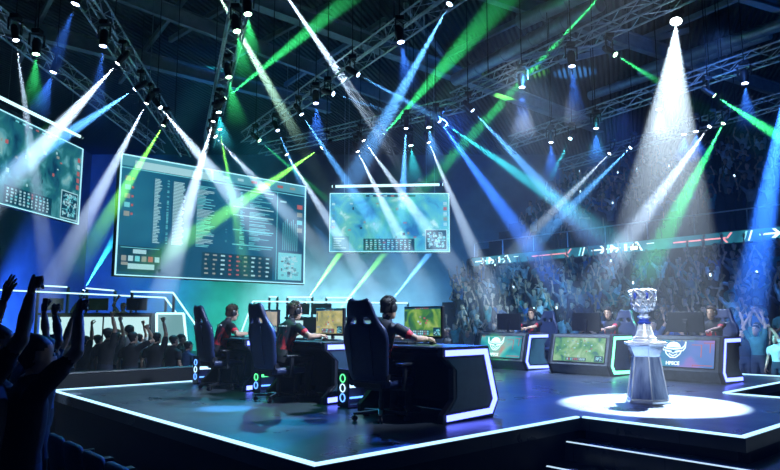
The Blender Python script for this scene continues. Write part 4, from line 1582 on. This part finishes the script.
def beam_lamp(p, q, col, r1, power, label, lens_r=.048, dens=.16, r0=.055, upright=False, blend=.75, cat='stage light', kind='moving_head_light', over=1.0):
    p, q = Vector(p), Vector(q)
    d = (q - p)
    L = d.length
    d.normalize()
    r = thing(kind, label, cat, p)
    if not upright and not near_truss(p):
        MB().tube([-d * .17 + Vector((0, 0, .32)), -d * .17 + Vector((0, 0, CEIL - p.z + d.z * .17 - .03))], .010, 5).build('hanging_rod', M_lamp, r)
    Q = d.to_track_quat('Z', 'Y').to_matrix()
    piv = -d * .17
    s = -1 if upright else 1
    side = d.cross(Vector((0, 0, 1)))
    side = side.normalized() if side.length > .05 else Vector((1, 0, 0))
    MB().box(piv + Vector((0, 0, s * .28)), (.15, .15, .08)).build('truss_mount', M_lamp, r, bevel=.01)
    mb = MB()
    for k in (-1, 1):
        mb.bar(piv + side * (.118 * k), piv + side * (.118 * k) + Vector((0, 0, s * .22)), .04, .02)
    mb.bar(piv + side * -.128 + Vector((0, 0, s * .22)), piv + side * .128 + Vector((0, 0, s * .22)), .04, .02)
    mb.build('yoke', M_lamp, r)
    k = lens_r / .092
    MB().lathe([(.05 * k, -.16), (.10 * k, -.13), (.12 * k, -.05), (.11 * k, .04), (.10 * k, .155), (.09 * k, .155), (.088 * k, .14)], 18, piv, R=Q).build('lamp_head', M_lamp, r, smooth=True)
    MB().lathe([(.004, .012), (lens_r * .7, .008), (lens_r, .0)], 18, piv + d * .155, R=Q).build('lens', lens_mat(col), r, smooth=True)
    # denser haze added along the beam only, to make its light show
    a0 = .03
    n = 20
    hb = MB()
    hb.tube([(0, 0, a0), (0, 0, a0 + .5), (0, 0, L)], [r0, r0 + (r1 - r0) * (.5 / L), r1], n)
    o = hb.build('light_beam', haze_mat(dens, 'beam_haze_%d' % int(dens * 1000)), r)
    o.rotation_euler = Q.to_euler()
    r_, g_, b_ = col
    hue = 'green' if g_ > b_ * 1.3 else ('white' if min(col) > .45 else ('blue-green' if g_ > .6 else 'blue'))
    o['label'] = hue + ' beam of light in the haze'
    if kind == 'moving_head_light':
        l = bpy.data.lights.new('beam_source', 'SPOT')
        half = math.atan((r1 - r0 * .4) / L) * over
        l.spot_size = max(2 * half, .02)
        l.spot_blend = .8
        l.shadow_soft_size = .012
    else:
        l = bpy.data.lights.new('beam_source', 'SPOT')
        half = math.atan(r1 / L) * over
        l.spot_size = max(half * 2, .02)
        l.spot_blend = blend
        l.shadow_soft_size = .02
    l.color = col
    l.energy = power
    lo = bpy.data.objects.new('beam_source', l)
    COL.objects.link(lo)
    lo.parent = r
    lo.location = d * .07
    lo.rotation_euler = (-d).to_track_quat('Z', 'Y').to_euler()
    return r

WH, BL, LB, GR, YG, CY = (.56, .75, 1.0), (.04, .20, 1.0), (.11, .42, 1.0), (.04, .80, .20), (.24, 1.0, .10), (.04, .68, .80)
# u0 v0 -> u1 v1, end width in px, colour, strength, label
LIST = [
 (16, 41, 52, 300, 22, WH, 1.0, 'beam lamp with a thin white beam falling across the dark sideways screen'),
 (117, 64, -12, 205, 30, WH, 1.6, 'beam lamp with a bright white beam slanting over the dark sideways screen'),
 (134, 90, 0, 178, 24, LB, 1.1, 'beam lamp with a light blue beam slanting over the dark sideways screen'),
 (146, 104, 48, 292, 26, WH, 1.6, 'beam lamp with a bright white beam between the sideways screen and the scoreboard'),
 (161, 108, 292, 268, 34, WH, 1.3, 'beam lamp with a white beam crossing the scoreboard from its upper corner'),
 (213, 122, 160, 304, 30, WH, 1.8, 'beam lamp with a bright steep white beam down the middle of the scoreboard'),
 (216, 137, 345, 276, 26, WH, .9, 'beam lamp with a soft white beam leaving the scoreboard towards the small screen'),
 (220, 130, 244, 262, 14, YG, .8, 'beam lamp with a narrow green beam over the scoreboard'),
 (163, 126, 84, 256, 22, YG, .9, 'beam lamp with a green beam down the edge of the scoreboard'),
 (321, 148, 150, 264, 24, YG, 1.5, 'beam lamp with a bright yellow-green beam across the whole scoreboard'),
 (260, 141, 332, 204, 8, GR, .5, 'beam lamp with a faint thin green beam above the small screen corner'),
 (287, 155, 392, 320, 24, WH, 1.2, 'beam lamp with a white beam passing the small screen edge towards the players'),
 (302, 115, 420, 292, 24, LB, 1.0, 'beam lamp with a light blue beam across the small front-facing screen'),
 (278, 131, 306, 196, 8, LB, .6, 'beam lamp with a short thin blue beam beside the low truss'),
 (364, 141, 492, 318, 26, WH, 1.2, 'beam lamp with a white beam crossing the small screen to the seated crowd'),
 (358, 152, 424, 286, 20, WH, 1.2, 'beam lamp with a steep white beam across the middle of the small screen'),
 (406, 129, 401, 226, 14, LB, 1.0, 'beam lamp with a short upright pale blue beam above the small screen'),
 (429, 143, 512, 342, 26, WH, 1.2, 'beam lamp with a white beam just past the edge of the small screen'),
 (440, 122, 566, 296, 28, BL, 1.7, 'beam lamp with a strong deep blue beam falling beside the small screen'),
 (447, 125, 626, 248, 24, CY, 1.3, 'beam lamp with a cyan beam reaching the balcony ribbon'),
 (473, 111, 600, 246, 22, LB, 1.2, 'beam lamp with a blue beam crossing the cyan beam near the balcony'),
 (449, 5, 338, 206, 26, LB, 1.6, 'beam lamp high on the truss with a bright blue beam down to the small screen'),
 (359, 75, 440, 120, 10, LB, .7, 'beam lamp with a short pale blue beam under the roof truss'),
 (334, 94, 384, 110, 6, LB, .35, 'beam lamp with a faint short pale blue beam under the roof truss'),
 (226, 98, 372, -20, 22, GR, 1.2, 'beam lamp throwing a green beam up across the roof truss'),
 (384, 134, 530, -30, 34, GR, 1.0, 'beam lamp throwing a wide green beam up to the roof'),
 (709, 127, 596, 282, 28, WH, 1.5, 'beam lamp with a bright white beam in front of the upper stands'),
 (723, 124, 648, 268, 26, GR, 1.2, 'beam lamp with a green beam in front of the upper stands'),
 (609, 154, 492, 274, 18, WH, .9, 'beam lamp with a pale white beam crossing the blue beams by the balcony'),
 (630, 148, 488, 290, 22, LB, 1.2, 'beam lamp with a light blue beam crossing down to the balcony ribbon end'),
 (715, 96, 800, 150, 16, GR, 1.0, 'beam lamp with a green beam leaving past the upper stands'),
 (616, 55, 656, 80, 8, GR, .35, 'beam lamp with a faint green beam beside the trophy spotlight'),
 (570, 139, 552, 176, 6, CY, .3, 'beam lamp with a very faint greenish beam under the roof truss'),
]
ZL = 5.80
PW = 52000.0
for li, (u0, v0, u1, v1, w, col, k, lab) in enumerate(LIST):
    u1, v1, w = u0 + (u1 - u0) * 1.18, v0 + (v1 - v0) * 1.18, w * 1.12
    if col is WH:
        k *= .8
    z = ZL
    p = PZ(u0, v0, z)
    y1 = p.y - .6 if v1 > v0 else p.y + .5
    if u0 < 330 and v1 > v0 and p.y > 15.8:
        yy = 15.8 + (li % 3 - 1) * .55
        p = PY(u0, v0, yy)
        y1 = yy - .4
    q = PY(u1, v1, y1)
    r1 = w / 2 / F * y1 * 1.38
    beam_lamp(p, q, col, r1, PW * k * .35, lab)
# lamps above the frame
beam_lamp(PY(270, -28, 11.5), PY(404, 168, 16.0), WH, .26, PW * 1.6, 'beam lamp above the frame with a long soft white beam crossing the roof girder')
beam_lamp(PY(208, -24, 11.0), PY(300, 142, 15.0), (.55, 1, .75), .22, PW * 1.1, 'beam lamp above the frame with a pale green beam over the steep truss')
beam_lamp(PY(606, -10, 15.0), PY(300, 322, 17.5), GR, .42, PW * 1.3, 'beam lamp above the frame with a long green beam falling behind the small screen')
beam_lamp(PY(790, 66, 13.5), PY(738, 372, 14.5), (.03, .18, 1.0), .62, PW * 1.5, 'beam lamp beside the upper stands with a wide strong blue beam on the crowd')
# floor lamps behind the far counter throwing narrow beams upwards
for (a, b, col, lab) in (((306, 302), (352, 236), YG, 'floor lamp with a thin green beam rising behind the second monitor'), ((336, 314), (392, 244), YG, 'floor lamp with a thin green beam rising behind the small screen edge'),
                         ((392, 300), (440, 240), LB, 'floor lamp with a thin blue beam rising behind the nearest player'), ((84, 290), (118, 232), CY, 'floor lamp with a thin green-blue beam rising behind the far white desk')):
    p = PY(*a, 25.0)
    q = PY(*b, 25.0)
    beam_lamp(p, q, col, .22, PW * 1.1, lab, upright=True)
# the trophy spotlight
ptro = PY(676, 22, 11.2)
aim = Vector((3.47, 8.72, 0))
dd = (aim - ptro)
cut = ptro + dd * .70
half = math.radians(9.6)
beam_lamp(ptro, cut, (.66, .84, 1.0), math.tan(half) * dd.length * .70, 85000, 'bright spotlight on the long truss whose white cone falls on the trophy', lens_r=.10, dens=.012, blend=.28, kind='spotlight', over=1.0)

# wash lamps with short soft beams pointing down
WASH = [(75, 5, 44, 90, BL, 'wash lamp at the top of the sloping truss with a blue haze cone'), (103, 47, 94, 130, BL, 'wash lamp on the sloping truss with a blue haze cone'), (53, 73, 36, 118, BL, 'small wash lamp above the sideways screen with a blue haze cone'),
        (36, 55, 33, 110, GR, 'dim green wash lamp above the sideways screen'), (248, 15, 252, 60, GR, 'green wash lamp at the top of the steep truss'), (237, 32, 246, 82, GR, 'small pale green lamp on the steep truss'), (229, 78, 238, 128, GR, 'green wash lamp in the middle of the steep truss'),
        (219, 113, 224, 150, CY, 'cyan wash lamp at the lower end of the steep truss'), (401, 43, 410, 92, BL, 'blue-white wash lamp under the truss over the small screen'), (316, 104, 318, 150, BL, 'blue wash lamp between the steep truss and the low truss'),
        (522, 88, 523, 140, BL, 'blue-white wash lamp under the long trophy truss'), (572, 67, 577, 125, BL, 'blue-white wash lamp nearer the trophy lamp under the long truss'), (551, 143, 552, 186, BL, 'blue-white wash lamp at the end of the truss by the balcony'),
        (745, 84, 748, 130, BL, 'blue wash lamp under the truss over the upper stands'), (596, 129, 597, 170, BL, 'small blue wash lamp beside the trophy cone'), (659, 110, 660, 140, WH, 'small white lamp inside the trophy light cone'),
        (684, 135, 684, 162, BL, 'small blue-white lamp before the upper stands, beside the white beam'), (696, 132, 697, 160, BL, 'second small blue-white lamp before the upper stands, closest to the white beam'), (411, 146, 416, 190, CY, 'small cyan lamp over the front-facing screen'), (429, 128, 436, 168, LB, 'pale lamp at the end of the low truss')]
for (u0, v0, u1, v1, col, lab) in WASH:
    p = PZ(u0, v0, 5.82)
    q = PY(u1, v1, p.y - .1)
    beam_lamp(p, q, col, .32 * p.y / 14, 420, lab, lens_r=.06, dens=.22, r0=.06, kind='wash_light', over=1.15)
# ------------------------------------------------------------------ crowd
def pose(kind):
    P = {
        'both_open': [dict(to=(-.30, .14, 1.88), kind='open', pole=(-1, .2, -.3)), dict(to=(.30, .14, 1.88), kind='open', pole=(1, .2, -.3))],
        'both_fist': [dict(to=(-.20, .16, 1.90), kind='fist', pole=(-1, .1, -.2)), dict(to=(.22, .16, 1.86), kind='fist', pole=(1, .1, -.2))],
        'wide': [dict(to=(-.38, .10, 1.80), kind='open', pole=(-.6, -.2, -1)), dict(to=(.38, .10, 1.82), kind='open', pole=(.6, -.2, -1))],
        'right_fist': [None, dict(to=(.22, .14, 1.93), kind='fist', pole=(1, .1, -.3))],
        'left_fist': [dict(to=(-.24, .16, 1.90), kind='fist', pole=(-1, .1, -.3)), None],
        'right_open': [dict(to=(-.16, .30, 1.20), kind='rest', pole=(-1, -.5, -.5)), dict(to=(.34, .12, 1.86), kind='open', pole=(1, .1, -.3))],
        'clap': [dict(to=(-.045, .34, 1.50), kind='open', pole=(-1, -.2, -.8), palm=(1, 0, 0)), dict(to=(.045, .34, 1.50), kind='open', pole=(1, -.2, -.8), palm=(-1, 0, 0))],
        'overhead_clap': [dict(to=(-.05, .12, 1.92), kind='open', pole=(-1, 0, 0), palm=(1, 0, 0)), dict(to=(.05, .12, 1.92), kind='open', pole=(1, 0, 0), palm=(-1, 0, 0))],
        'phone': [None, dict(to=(.10, .36, 1.62), kind='grip', pole=(1, -.3, -.8))],
        'calm': [None, None],
    }
    return P[kind]
POSE_TXT = {'both_open': 'both hands raised open', 'both_fist': 'both fists raised', 'wide': 'arms spread wide in the air', 'right_fist': 'one fist raised', 'left_fist': 'one fist raised', 'right_open': 'one open hand raised', 'clap': 'clapping', 'overhead_clap': 'clapping overhead', 'phone': 'holding a phone up', 'calm': 'arms at the sides'}
SHIRTS = [('black', cloth('shirt_black', (.012, .013, .018))), ('white', cloth('shirt_white', (.55, .57, .60))), ('blue', cloth('shirt_blue', (.05, .12, .30))), ('grey', cloth('shirt_grey', (.16, .17, .19))), ('teal', cloth('shirt_teal', (.04, .20, .22)))]
VAR = {}
def variant(kind, shirt, skin, hair):
    k = (kind, shirt, skin, hair)
    if k not in VAR:
        base = VAR.get(kind)
        if base is None:
            base, _ = body_mesh('person', dict(hands=pose(kind), lean=.05), person_mats(0, SHIRTS[0][1], M_trou, 0), .030)
            VAR[kind] = base
        me = base.copy()
        for i, m in enumerate(person_mats(skin, SHIRTS[shirt][1], (M_trou, M_jean)[hair % 2], hair)):
            me.materials[i] = m
        VAR[k] = me
    return VAR[k]

def project(p):
    q = Vector(p) - EYE
    d = q.y * CP + q.z * SP
    return 390 + F * q.x / d, 235 - F * (-q.y * SP + q.z * CP) / d, d

CQ = random.Random(21)
KINDS = ['both_open', 'both_fist', 'wide', 'right_fist', 'left_fist', 'right_open', 'clap', 'overhead_clap', 'calm', 'phone']
WT = [4, 3, 3, 3, 2, 3, 2, 2, 2, 1]
SHW = [5, 2, 3, 3, 2]
def crowd_person(loc, rz, tier):
    kind = CQ.choices(KINDS, WT)[0]
    sh = CQ.choices(range(5), SHW)[0]
    me = variant(kind, sh, CQ.choices((0, 1, 2), (4, 3, 2))[0], CQ.choice((0, 1)))
    o = bpy.data.objects.new('person', me)
    COL.objects.link(o)
    o.location = loc
    o.rotation_euler = (0, 0, rz)
    s = CQ.uniform(.93, 1.06)
    o.scale = (s, s, s)
    lab = '%s-shirted audience member with %s in the %s' % (SHIRTS[sh][0], POSE_TXT[kind], tier)
    if kind in ('clap', 'overhead_clap', 'phone'):
        lab = '%s-shirted audience member %s in the %s' % (SHIRTS[sh][0], POSE_TXT[kind], tier)
    tag(o, lab, 'person', 'crowd: ' + lab)
    return o
base_rz = math.atan2(-NB.y, -NB.x) - PI / 2
N_CROWD = 0
PHONES = []
for tier, rows, sp, x0 in (('lower stands', LROW, .645, -3.0), ('upper stands', UROW[:7], .68, 2.0)):
    for k, (off, z) in enumerate(rows):
        x = x0 + (k % 2) * .3
        while x < RLEN + 5.5:
            xx = x + CQ.uniform(-.05, .05)
            x += sp
            p = StP(xx, off + CQ.uniform(-.08, .08), z)
            u, v, d = project(p + Vector((0, 0, 1.4)))
            if u < 455 or u > 790 or CQ.random() < .07:
                continue
            if tier[0] == 'u' and u < 505 + k * 8:
                continue
            crowd_person(p, base_rz + CQ.uniform(-.25, .25), tier)
            N_CROWD += 1
            if CQ.random() < .10:
                PHONES.append((p + Vector((CQ.uniform(-.2, .2), -.25, 1.45 + CQ.uniform(-.1, .5))), tier))

M_phone = glow('phone_light', (.55, .80, 1.0), 4.0)
for p, tier in PHONES:
    o = MB().box((0, 0, 0), (.045, .012, .085)).build('phone', M_phone)
    o.location = p
    o.rotation_euler = (CQ.uniform(-.3, .3), CQ.uniform(-.4, .4), base_rz)
    tag(o, 'tiny lit phone held up in the ' + tier, 'phone', 'lit phones in the ' + tier)

def px_person(label, u, vt, Y, face, hl=None, hr=None, shirt=0, skin=0, hair=0, voxel=.020, lean=.04, hk=('fist', 'fist'), sleeve=.62, group=None, hy=0.0, side=0.0, hair_len=0, floor=FLOOR_Z, jean=True):
    wide = 1.14 if 11.5 < Y < 13.5 else 1.0
    top = PY(u, vt, Y)
    rz = D2(face - 90)
    s = (top.z - floor) / 1.735
    s = max(.80, min(1.2, s))
    loc = Vector((top.x, Y, floor))
    hands = []
    for h, k, sx in ((hl, hk[0], -1), (hr, hk[1], 1)):
        if h is None:
            hands.append(None)
            continue
        w = PY(h[0], h[1], Y + (h[2] if len(h) > 2 else 0))
        t = local_to(w, loc, rz) / s
        hands.append(dict(to=t, kind=k, pole=(sx * .8, .2, -.6), palm=(0, 1, 0)))
    me, info = body_mesh('person', dict(hands=hands, lean=lean, sleeve=sleeve, head_yaw=hy, side=side, hair_len=hair_len), person_mats(skin, SHIRTS[shirt][1], M_jean if jean else M_trou, hair), voxel)
    o = bpy.data.objects.new('person', me)
    COL.objects.link(o)
    o.location = loc
    o.rotation_euler = (0, 0, rz)
    o.scale = (s * wide, s * wide, s)
    tag(o, label, 'person', group)
    return o

# the standing crowd beside the stage, dark against the lit backdrop
px_person('dark standing spectator nearest the camera, short sleeves, one fist raised high towards the scoreboard', 28, 331, 3.7, 45, None, (79, 314, .15), 0, 0, 0, .016, hk=('rest', 'fist'))
px_person('spectator at the picture edge in black, fist raised above a bent bare arm', -14, 320, 3.45, 30, None, (31, 293), 0, 0, 0, .016, hk=('rest', 'fist'))
px_person('spectator at the picture edge whose open hand with spread fingers is highest of the crowd', -10, 326, 4.1, 60, (9, 287), None, 0, 0, 0, .018, hk=('open', 'rest'))
px_person('spectator holding a phone upright above the nearest dark head', 26, 331, 5.6, 40, None, (44, 313), 2, 0, 0, hk=('rest', 'grip'))
px_person('spectator with a fist raised just beside the upright phone', 40, 334, 5.2, 40, None, (55, 315), 0, 0, 0, hk=('rest', 'fist'))
px_person('spectator in a pale blue shirt with head and fist between the two raised arms', 46, 333, 6.2, 30, (56, 324), (73, 317), 2, 0, 1, hk=('fist', 'fist'))
px_person('spectator in a white shirt leaning with a raised forearm under the tallest fist', 70, 336, 13.0, 60, (77, 320), None, 1, 0, 0, hk=('rest', 'rest'))
px_person('spectator with bent arm and curled hand before the white lit desk', 84, 335, 12.6, 50, None, (92, 318), 0, 1, 0, hk=('rest', 'grip'))
px_person('spectator with a long straight arm and fist, second row beside the barrier', 107, 327, 12.2, 60, None, (111.5, 309), 0, 0, 0)
px_person('spectator with a slim raised fist beside the long straight arm', 115, 331, 12.8, 70, None, (119.5, 311), 3, 0, 1)
px_person('spectator in a pale shirt whose head shows just over the black shirted back', 129, 324, 13.0, 90, (124, 332), None, 1, 0, 0, hk=('grip', 'rest'))
px_person('spectator in a black T-shirt seen from behind with one fist beside the head', 132, 331, 12.4, 75, None, (146, 329), 0, 0, 0)
px_person('spectator with a pale raised fist between the black T-shirt and the short haired head', 139, 333, 14.0, 80, None, (143, 318), 1, 0, 1)
px_person('spectator in a black vest standing upright with one arm straight up', 156, 331.5, 12.7, 80, None, (162.5, 320), 0, 0, 0)
px_person('shorter spectator in black near the barrier end, head beside a taller neighbour', 172.5, 334.5, 13.0, 60, None, None, 0, 0, 0)
px_person('spectator in black at the barrier end, turned towards the players', 180, 333, 13.8, 30, None, None, 0, 1, 0)
px_person('small spectator in a blue and white top low beside the barrier end', 187, 346, 13.1, 60, None, None, 2, 0, 0)
px_person('dark spectator behind the nearest one, only shoulder and head showing by the stage corner', 56, 340, 14.2, 40, None, None, 3, 0, 1)
px_person('spectator with dark head between the curled hand and the long straight arm', 97, 334, 13.4, 70, None, None, 0, 0, 0)
px_person('spectator in dark clothing at the very edge behind the open hand', 14, 336, 6.6, 30, None, None, 0, 0, 0)
# people on the floor beyond the stage
px_person('spectator in a white T-shirt with one arm raised, beyond the far stage corner', 776, 333, 14.6, 215, (763, 318), None, 1, 0, 0, hk=('fist', 'rest'))
px_person('spectator in a dark green shirt with arms up beside the white T-shirt', 756, 324, 15.2, 220, (762, 312), (748, 318), 4, 0, 0, hk=('open', 'open'))
px_person('dark spectator standing beside the blue-lit desk end', 742, 328, 15.6, 230, None, None, 0, 0, 0)
px_person('spectator lit white from above with both arms high, on the raised step beyond the desk', 744, 285, 17.2, 225, (754, 272), (735, 275), 0, 0, 0, hk=('open', 'open'), floor=.60)
px_person('second spectator lit blue from above, taller, both arms bent overhead', 757, 272, 18.2, 225, (764, 262), (751, 268), 2, 0, 0, hk=('open', 'fist'), floor=.98)
px_person('spectator crouching low by the floor edge near the nearest monitor', 448, 327, 17.5, 200, None, (447, 340), 0, 1, 0, hk=('rest', 'rest'))
px_person('spectator with hands joined over the head by the farthest teal emblem desk', 469, 328, 17.6, 220, (467, 321), (472, 321), 3, 0, 0, hk=('open', 'open'))
px_person('dark spectator standing behind the farthest teal emblem desk', 481, 327, 18.1, 215, None, (486, 320), 0, 0, 0)
px_person('presenter seen in bright light behind the far white desk, arm up', 124, 302, 20.3, 270, None, (118, 298), 1, 0, 2, floor=-.1)
px_person('second presenter standing behind the far white desk', 78, 302, 20.3, 270, None, (84, 297), 1, 0, 1, floor=-.1)
pr = struct('floor_presenter_riser', MB().box((PY(100, 330, 20.4).x, 20.55, (FLOOR_Z - .1) / 2), (6.2, 1.1, abs(FLOOR_Z + .1))), M_dark)
# the phone in the raised hand
ph = thing('phone', 'dark phone held upright in a raised hand against the glowing desk', 'phone', PY(45, 304.5, 5.55), .3)
MB().box((0, 0, 0), (.040, .010, .110)).build('body', M_black, ph, bevel=.004)
MB().box((0, -.006, 0), (.034, .002, .098)).build('screen', M_matte, ph)
# monitors on the far desk
for i, (u, lab) in enumerate(((52, 'small dark monitor on the far white desk, nearest the raised phone'), (97, 'small dark monitor in the middle of the far white desk'), (136, 'small dark monitor at the tilted panel end of the far white desk'))):
    p = PY(u, 312.5, 19.35)
    make_monitor(lab, Vector((p.x, 19.40, PY(u, 313, 19.0).z + .002)), PI / 2 + PI, N_map, .62, .36, zc=.26)
for i, (u, lab) in enumerate(((300, 'small dark monitor on the far pale counter beside the second player'), (322, 'small dark monitor on the far pale counter behind the yellowish monitor'))):
    p = PY(u, 316, 21.4)
    make_monitor(lab, Vector((p.x, 21.40, PY(u, 317, 21.0).z + .002)), PI / 2 + PI, N_map, .62, .36, zc=.26)

# barrier between the crowd and the stage
bar = thing('crowd_barrier', 'low dark solid barrier along the stage end with the crowd behind it', 'barrier', W(-.55, 7.62, FLOOR_Z), TH)
bl = 3.75
MB().box((bl / 2, 0, .46), (bl, .08, .84)).build('panel', M_matte, bar, bevel=.01)
MB().tube([(0, 0, .90), (bl, 0, .90)], .035, 10).build('top_rail', M_black, bar, smooth=True)
for k in range(5):
    x = .1 + (bl - .2) * k / 4
    MB().box((x, 0, .02), (.10, .42, .04)).build('foot', M_black, bar)
bag = thing('equipment_bag', 'rounded black equipment bag lying on the stage edge at the barrier end', 'bag', W(2.72, 6.90, .002), TH)
MB().ball((0, 0, .13), (.30, .16, .13), 14).build('body', M_matte, bag, smooth=True)
MB().tube([(-.14, 0, .235), (-.08, 0, .29), (.08, 0, .29), (.14, 0, .235)], .014, 8).build('handle', M_black, bag, smooth=True)

# row of audience seats low in the corner
M_seat = mat('seat_fabric', (.035, .07, .10), .6, scale=40, bump=.1)
sd = Vector((-.66, .75, 0)).normalized()
s0 = PY(152, 469, 4.15)
seat_lab = ['first padded audience seat back from the bottom edge, nearest the camera', 'second padded audience seat back from the bottom edge', 'third padded audience seat back from the bottom edge', 'fourth padded audience seat back from the bottom edge', 'last padded audience seat back, beside the dark standing spectator']
ps = None
for k in range(5):
    p = Vector((s0.x, s0.y, 0)) + sd * (.50 * k)
    loc = Vector((p.x, p.y, FLOOR_Z))
    rz = math.atan2(sd.y, sd.x) - PI
    if ps is None:
        ps = thing('audience_seat', seat_lab[0], 'seat', loc, rz, 'audience seats by the stage corner')
        b = MB()
        vs = []
        for z, w, y in ((.42, .20, .0), (.55, .215, -.02), (.72, .215, -.05), (.80, .20, -.065), (.835, .15, -.07)):
            for c in (-1, -.6, 0, .6, 1):
                vs.append((c * w, -y * 0 - (.03 * (1 - c * c)) + y, z))
        fs = [(i * 5 + j, i * 5 + j + 1, i * 5 + 6 + j, i * 5 + 5 + j) for i in range(4) for j in range(4)]
        o = b.add(vs, fs).build('backrest', M_seat, ps, smooth=True)
        m = o.modifiers.new('s', 'SOLIDIFY')
        m.thickness = .07
        m = o.modifiers.new('b', 'SUBSURF')
        m.levels = m.render_levels = 2
        MB().box((0, .22, .42), (.42, .42, .09)).build('seat_cushion', M_seat, ps, bevel=.03, seg=3)
        for sx in (-1, 1):
            MB().box((sx * .231, .15, .30), (.03, .36, .60)).box((sx * .226, .18, .62), (.044, .34, .03)).build('side_frame', M_black, ps, bevel=.004)
    else:
        copy_tree(ps, loc, rz, seat_lab[k])

# ------------------------------------------------------------------ added fill light
def fill_spot(p, q, col, power, deg, blend=.6, rad=.15):  # fill light added for its brightness, no lamp fixture
    l = bpy.data.lights.new('wash', 'SPOT')
    l.color = col
    l.energy = power
    l.spot_size = D2(deg)
    l.spot_blend = blend
    l.shadow_soft_size = rad
    o = bpy.data.objects.new('wash', l)
    COL.objects.link(o)
    o.location = p
    d = Vector(q) - Vector(p)
    o.rotation_euler = (-d).to_track_quat('Z', 'Y').to_euler()
    return o
# fills added before the back wall, standing in for the glow of haze
fill_spot((-15, 27, .3), (-17.5, 36, 2.5), (.02, .12, 1.0), 11000, 80)
fill_spot((-10, 31, .3), (-10, 38, 2), (.03, .50, .60), 2600, 100)
fill_spot((-5.0, 33.5, .2), (-5.0, 38, 1.0), (.40, .90, 1.0), 5200, 90)
fill_spot((-.5, 33.5, .2), (-.5, 38, 1.0), (.35, .80, 1.0), 3600, 90)
fill_spot((-9.0, 33, .2), (-9.5, 38, 1.2), (.04, .90, .45), 2200, 90)
fill_spot((1, 33, .3), (1, 38, 2), (.05, .40, .80), 1700, 100)
fill_spot((6, 34, .4), (6, 38, 2.5), (.03, .16, .70), 900, 100)
# stage
fill_spot((-3.5, 17, 6.2), W(2.0, 5.4), (.04, .60, 1.0), 1700, 60, 1.0)
fill_spot((1.5, 15.5, 6.2), W(3.2, 1.4), (.02, .13, 1.0), 6500, 60, 1.0)
fill_spot((5.5, 15.0, 6.2), W(6.5, 1.2), (.08, .18, 1.0), 3800, 60, 1.0)
fill_spot(W(4.6, -1.5, 6.2), W(2.3, 3.2, .9), (.60, .76, 1.0), 6500, 44, .8)
fill_spot(W(6.2, 3.0, 6.2), W(9.9, 3.0, 1.0), (.62, .78, 1.0), 5500, 58, .8)
fill_spot(W(1.5, -2.6, 6.2), pb + Vector((0, 0, .9)), (.80, .90, 1.0), 4600, 11, .5)  # front key added to brighten the trophy
# crowd
fill_spot((3.0, 12, 6.2), StP(3, -3, .5), (.08, .45, 1.0), 3000, 55, 1.0)
fill_spot((9.0, 10, 6.2), StP(9, -3.5, .5), (.04, .24, 1.0), 2400, 60, 1.0)
fill_spot((5.0, 14, 6.2), StP(7, -1, 1.0), (.06, .65, .85), 1000, 45, 1.0)
fill_spot((6.0, 11, 6.2), StP(8, 3, 6.5), (.08, .26, 1.0), 1200, 55, 1.0)
fill_spot((3.5, 17, 6.2), StP(1.2, -3.5, .5), (.40, .82, 1.0), 2600, 26, .3)
fill_spot((5.5, 15.5, 6.2), StP(5.0, -3.5, .6), (.30, .80, 1.0), 2600, 26, .3)
fill_spot((-9.0, 9, 6.2), (-4.5, 8, .5), (.05, .25, 1.0), 90, 70)
fill_spot((-6.0, 19, 3.5), (-4.5, 12, .4), (.25, .75, 1.0), 500, 70)
# roof
fill_spot((-6, 22, 5.5), (-4, 28, 11), (.015, .20, .70), 500, 120)
fill_spot((4, 20, 5.5), (4, 26, 11), (.015, .18, .75), 500, 120)
fill_spot((13, 16, 6.5), (13, 21, 11), (.01, .15, .75), 250, 120)

w = bpy.data.worlds.new('hall_air')
SC.world = w
w.use_nodes = True
w.node_tree.nodes['Background'].inputs[0].default_value = (.006, .016, .030, 1)
w.node_tree.nodes['Background'].inputs[1].default_value = 1.0

vs_ = w.node_tree.nodes.new('ShaderNodeVolumeScatter')      # thin stage haze filling the hall
vs_.inputs['Density'].default_value = .0048
w.node_tree.links.new(vs_.outputs[0], w.node_tree.nodes['World Output'].inputs['Volume'])
w.cycles.volume_sampling = 'EQUIANGULAR'

cam = bpy.data.cameras.new('camera')
co = bpy.data.objects.new('camera', cam)
COL.objects.link(co)
co.location = EYE
co.rotation_euler = (PI / 2 + PITCH, 0, 0)
cam.sensor_width = 36
cam.lens = F / 780 * 36
cam.clip_end = 200
SC.camera = co
SC.view_settings.view_transform = 'Standard'
SC.view_settings.look = 'None'
SC.view_settings.gamma = 1
SC.view_settings.exposure = 0.0
SC.cycles.use_denoising = True
SC.cycles.use_adaptive_sampling = False
SC.cycles.max_bounces = 6
SC.cycles.volume_bounces = 0
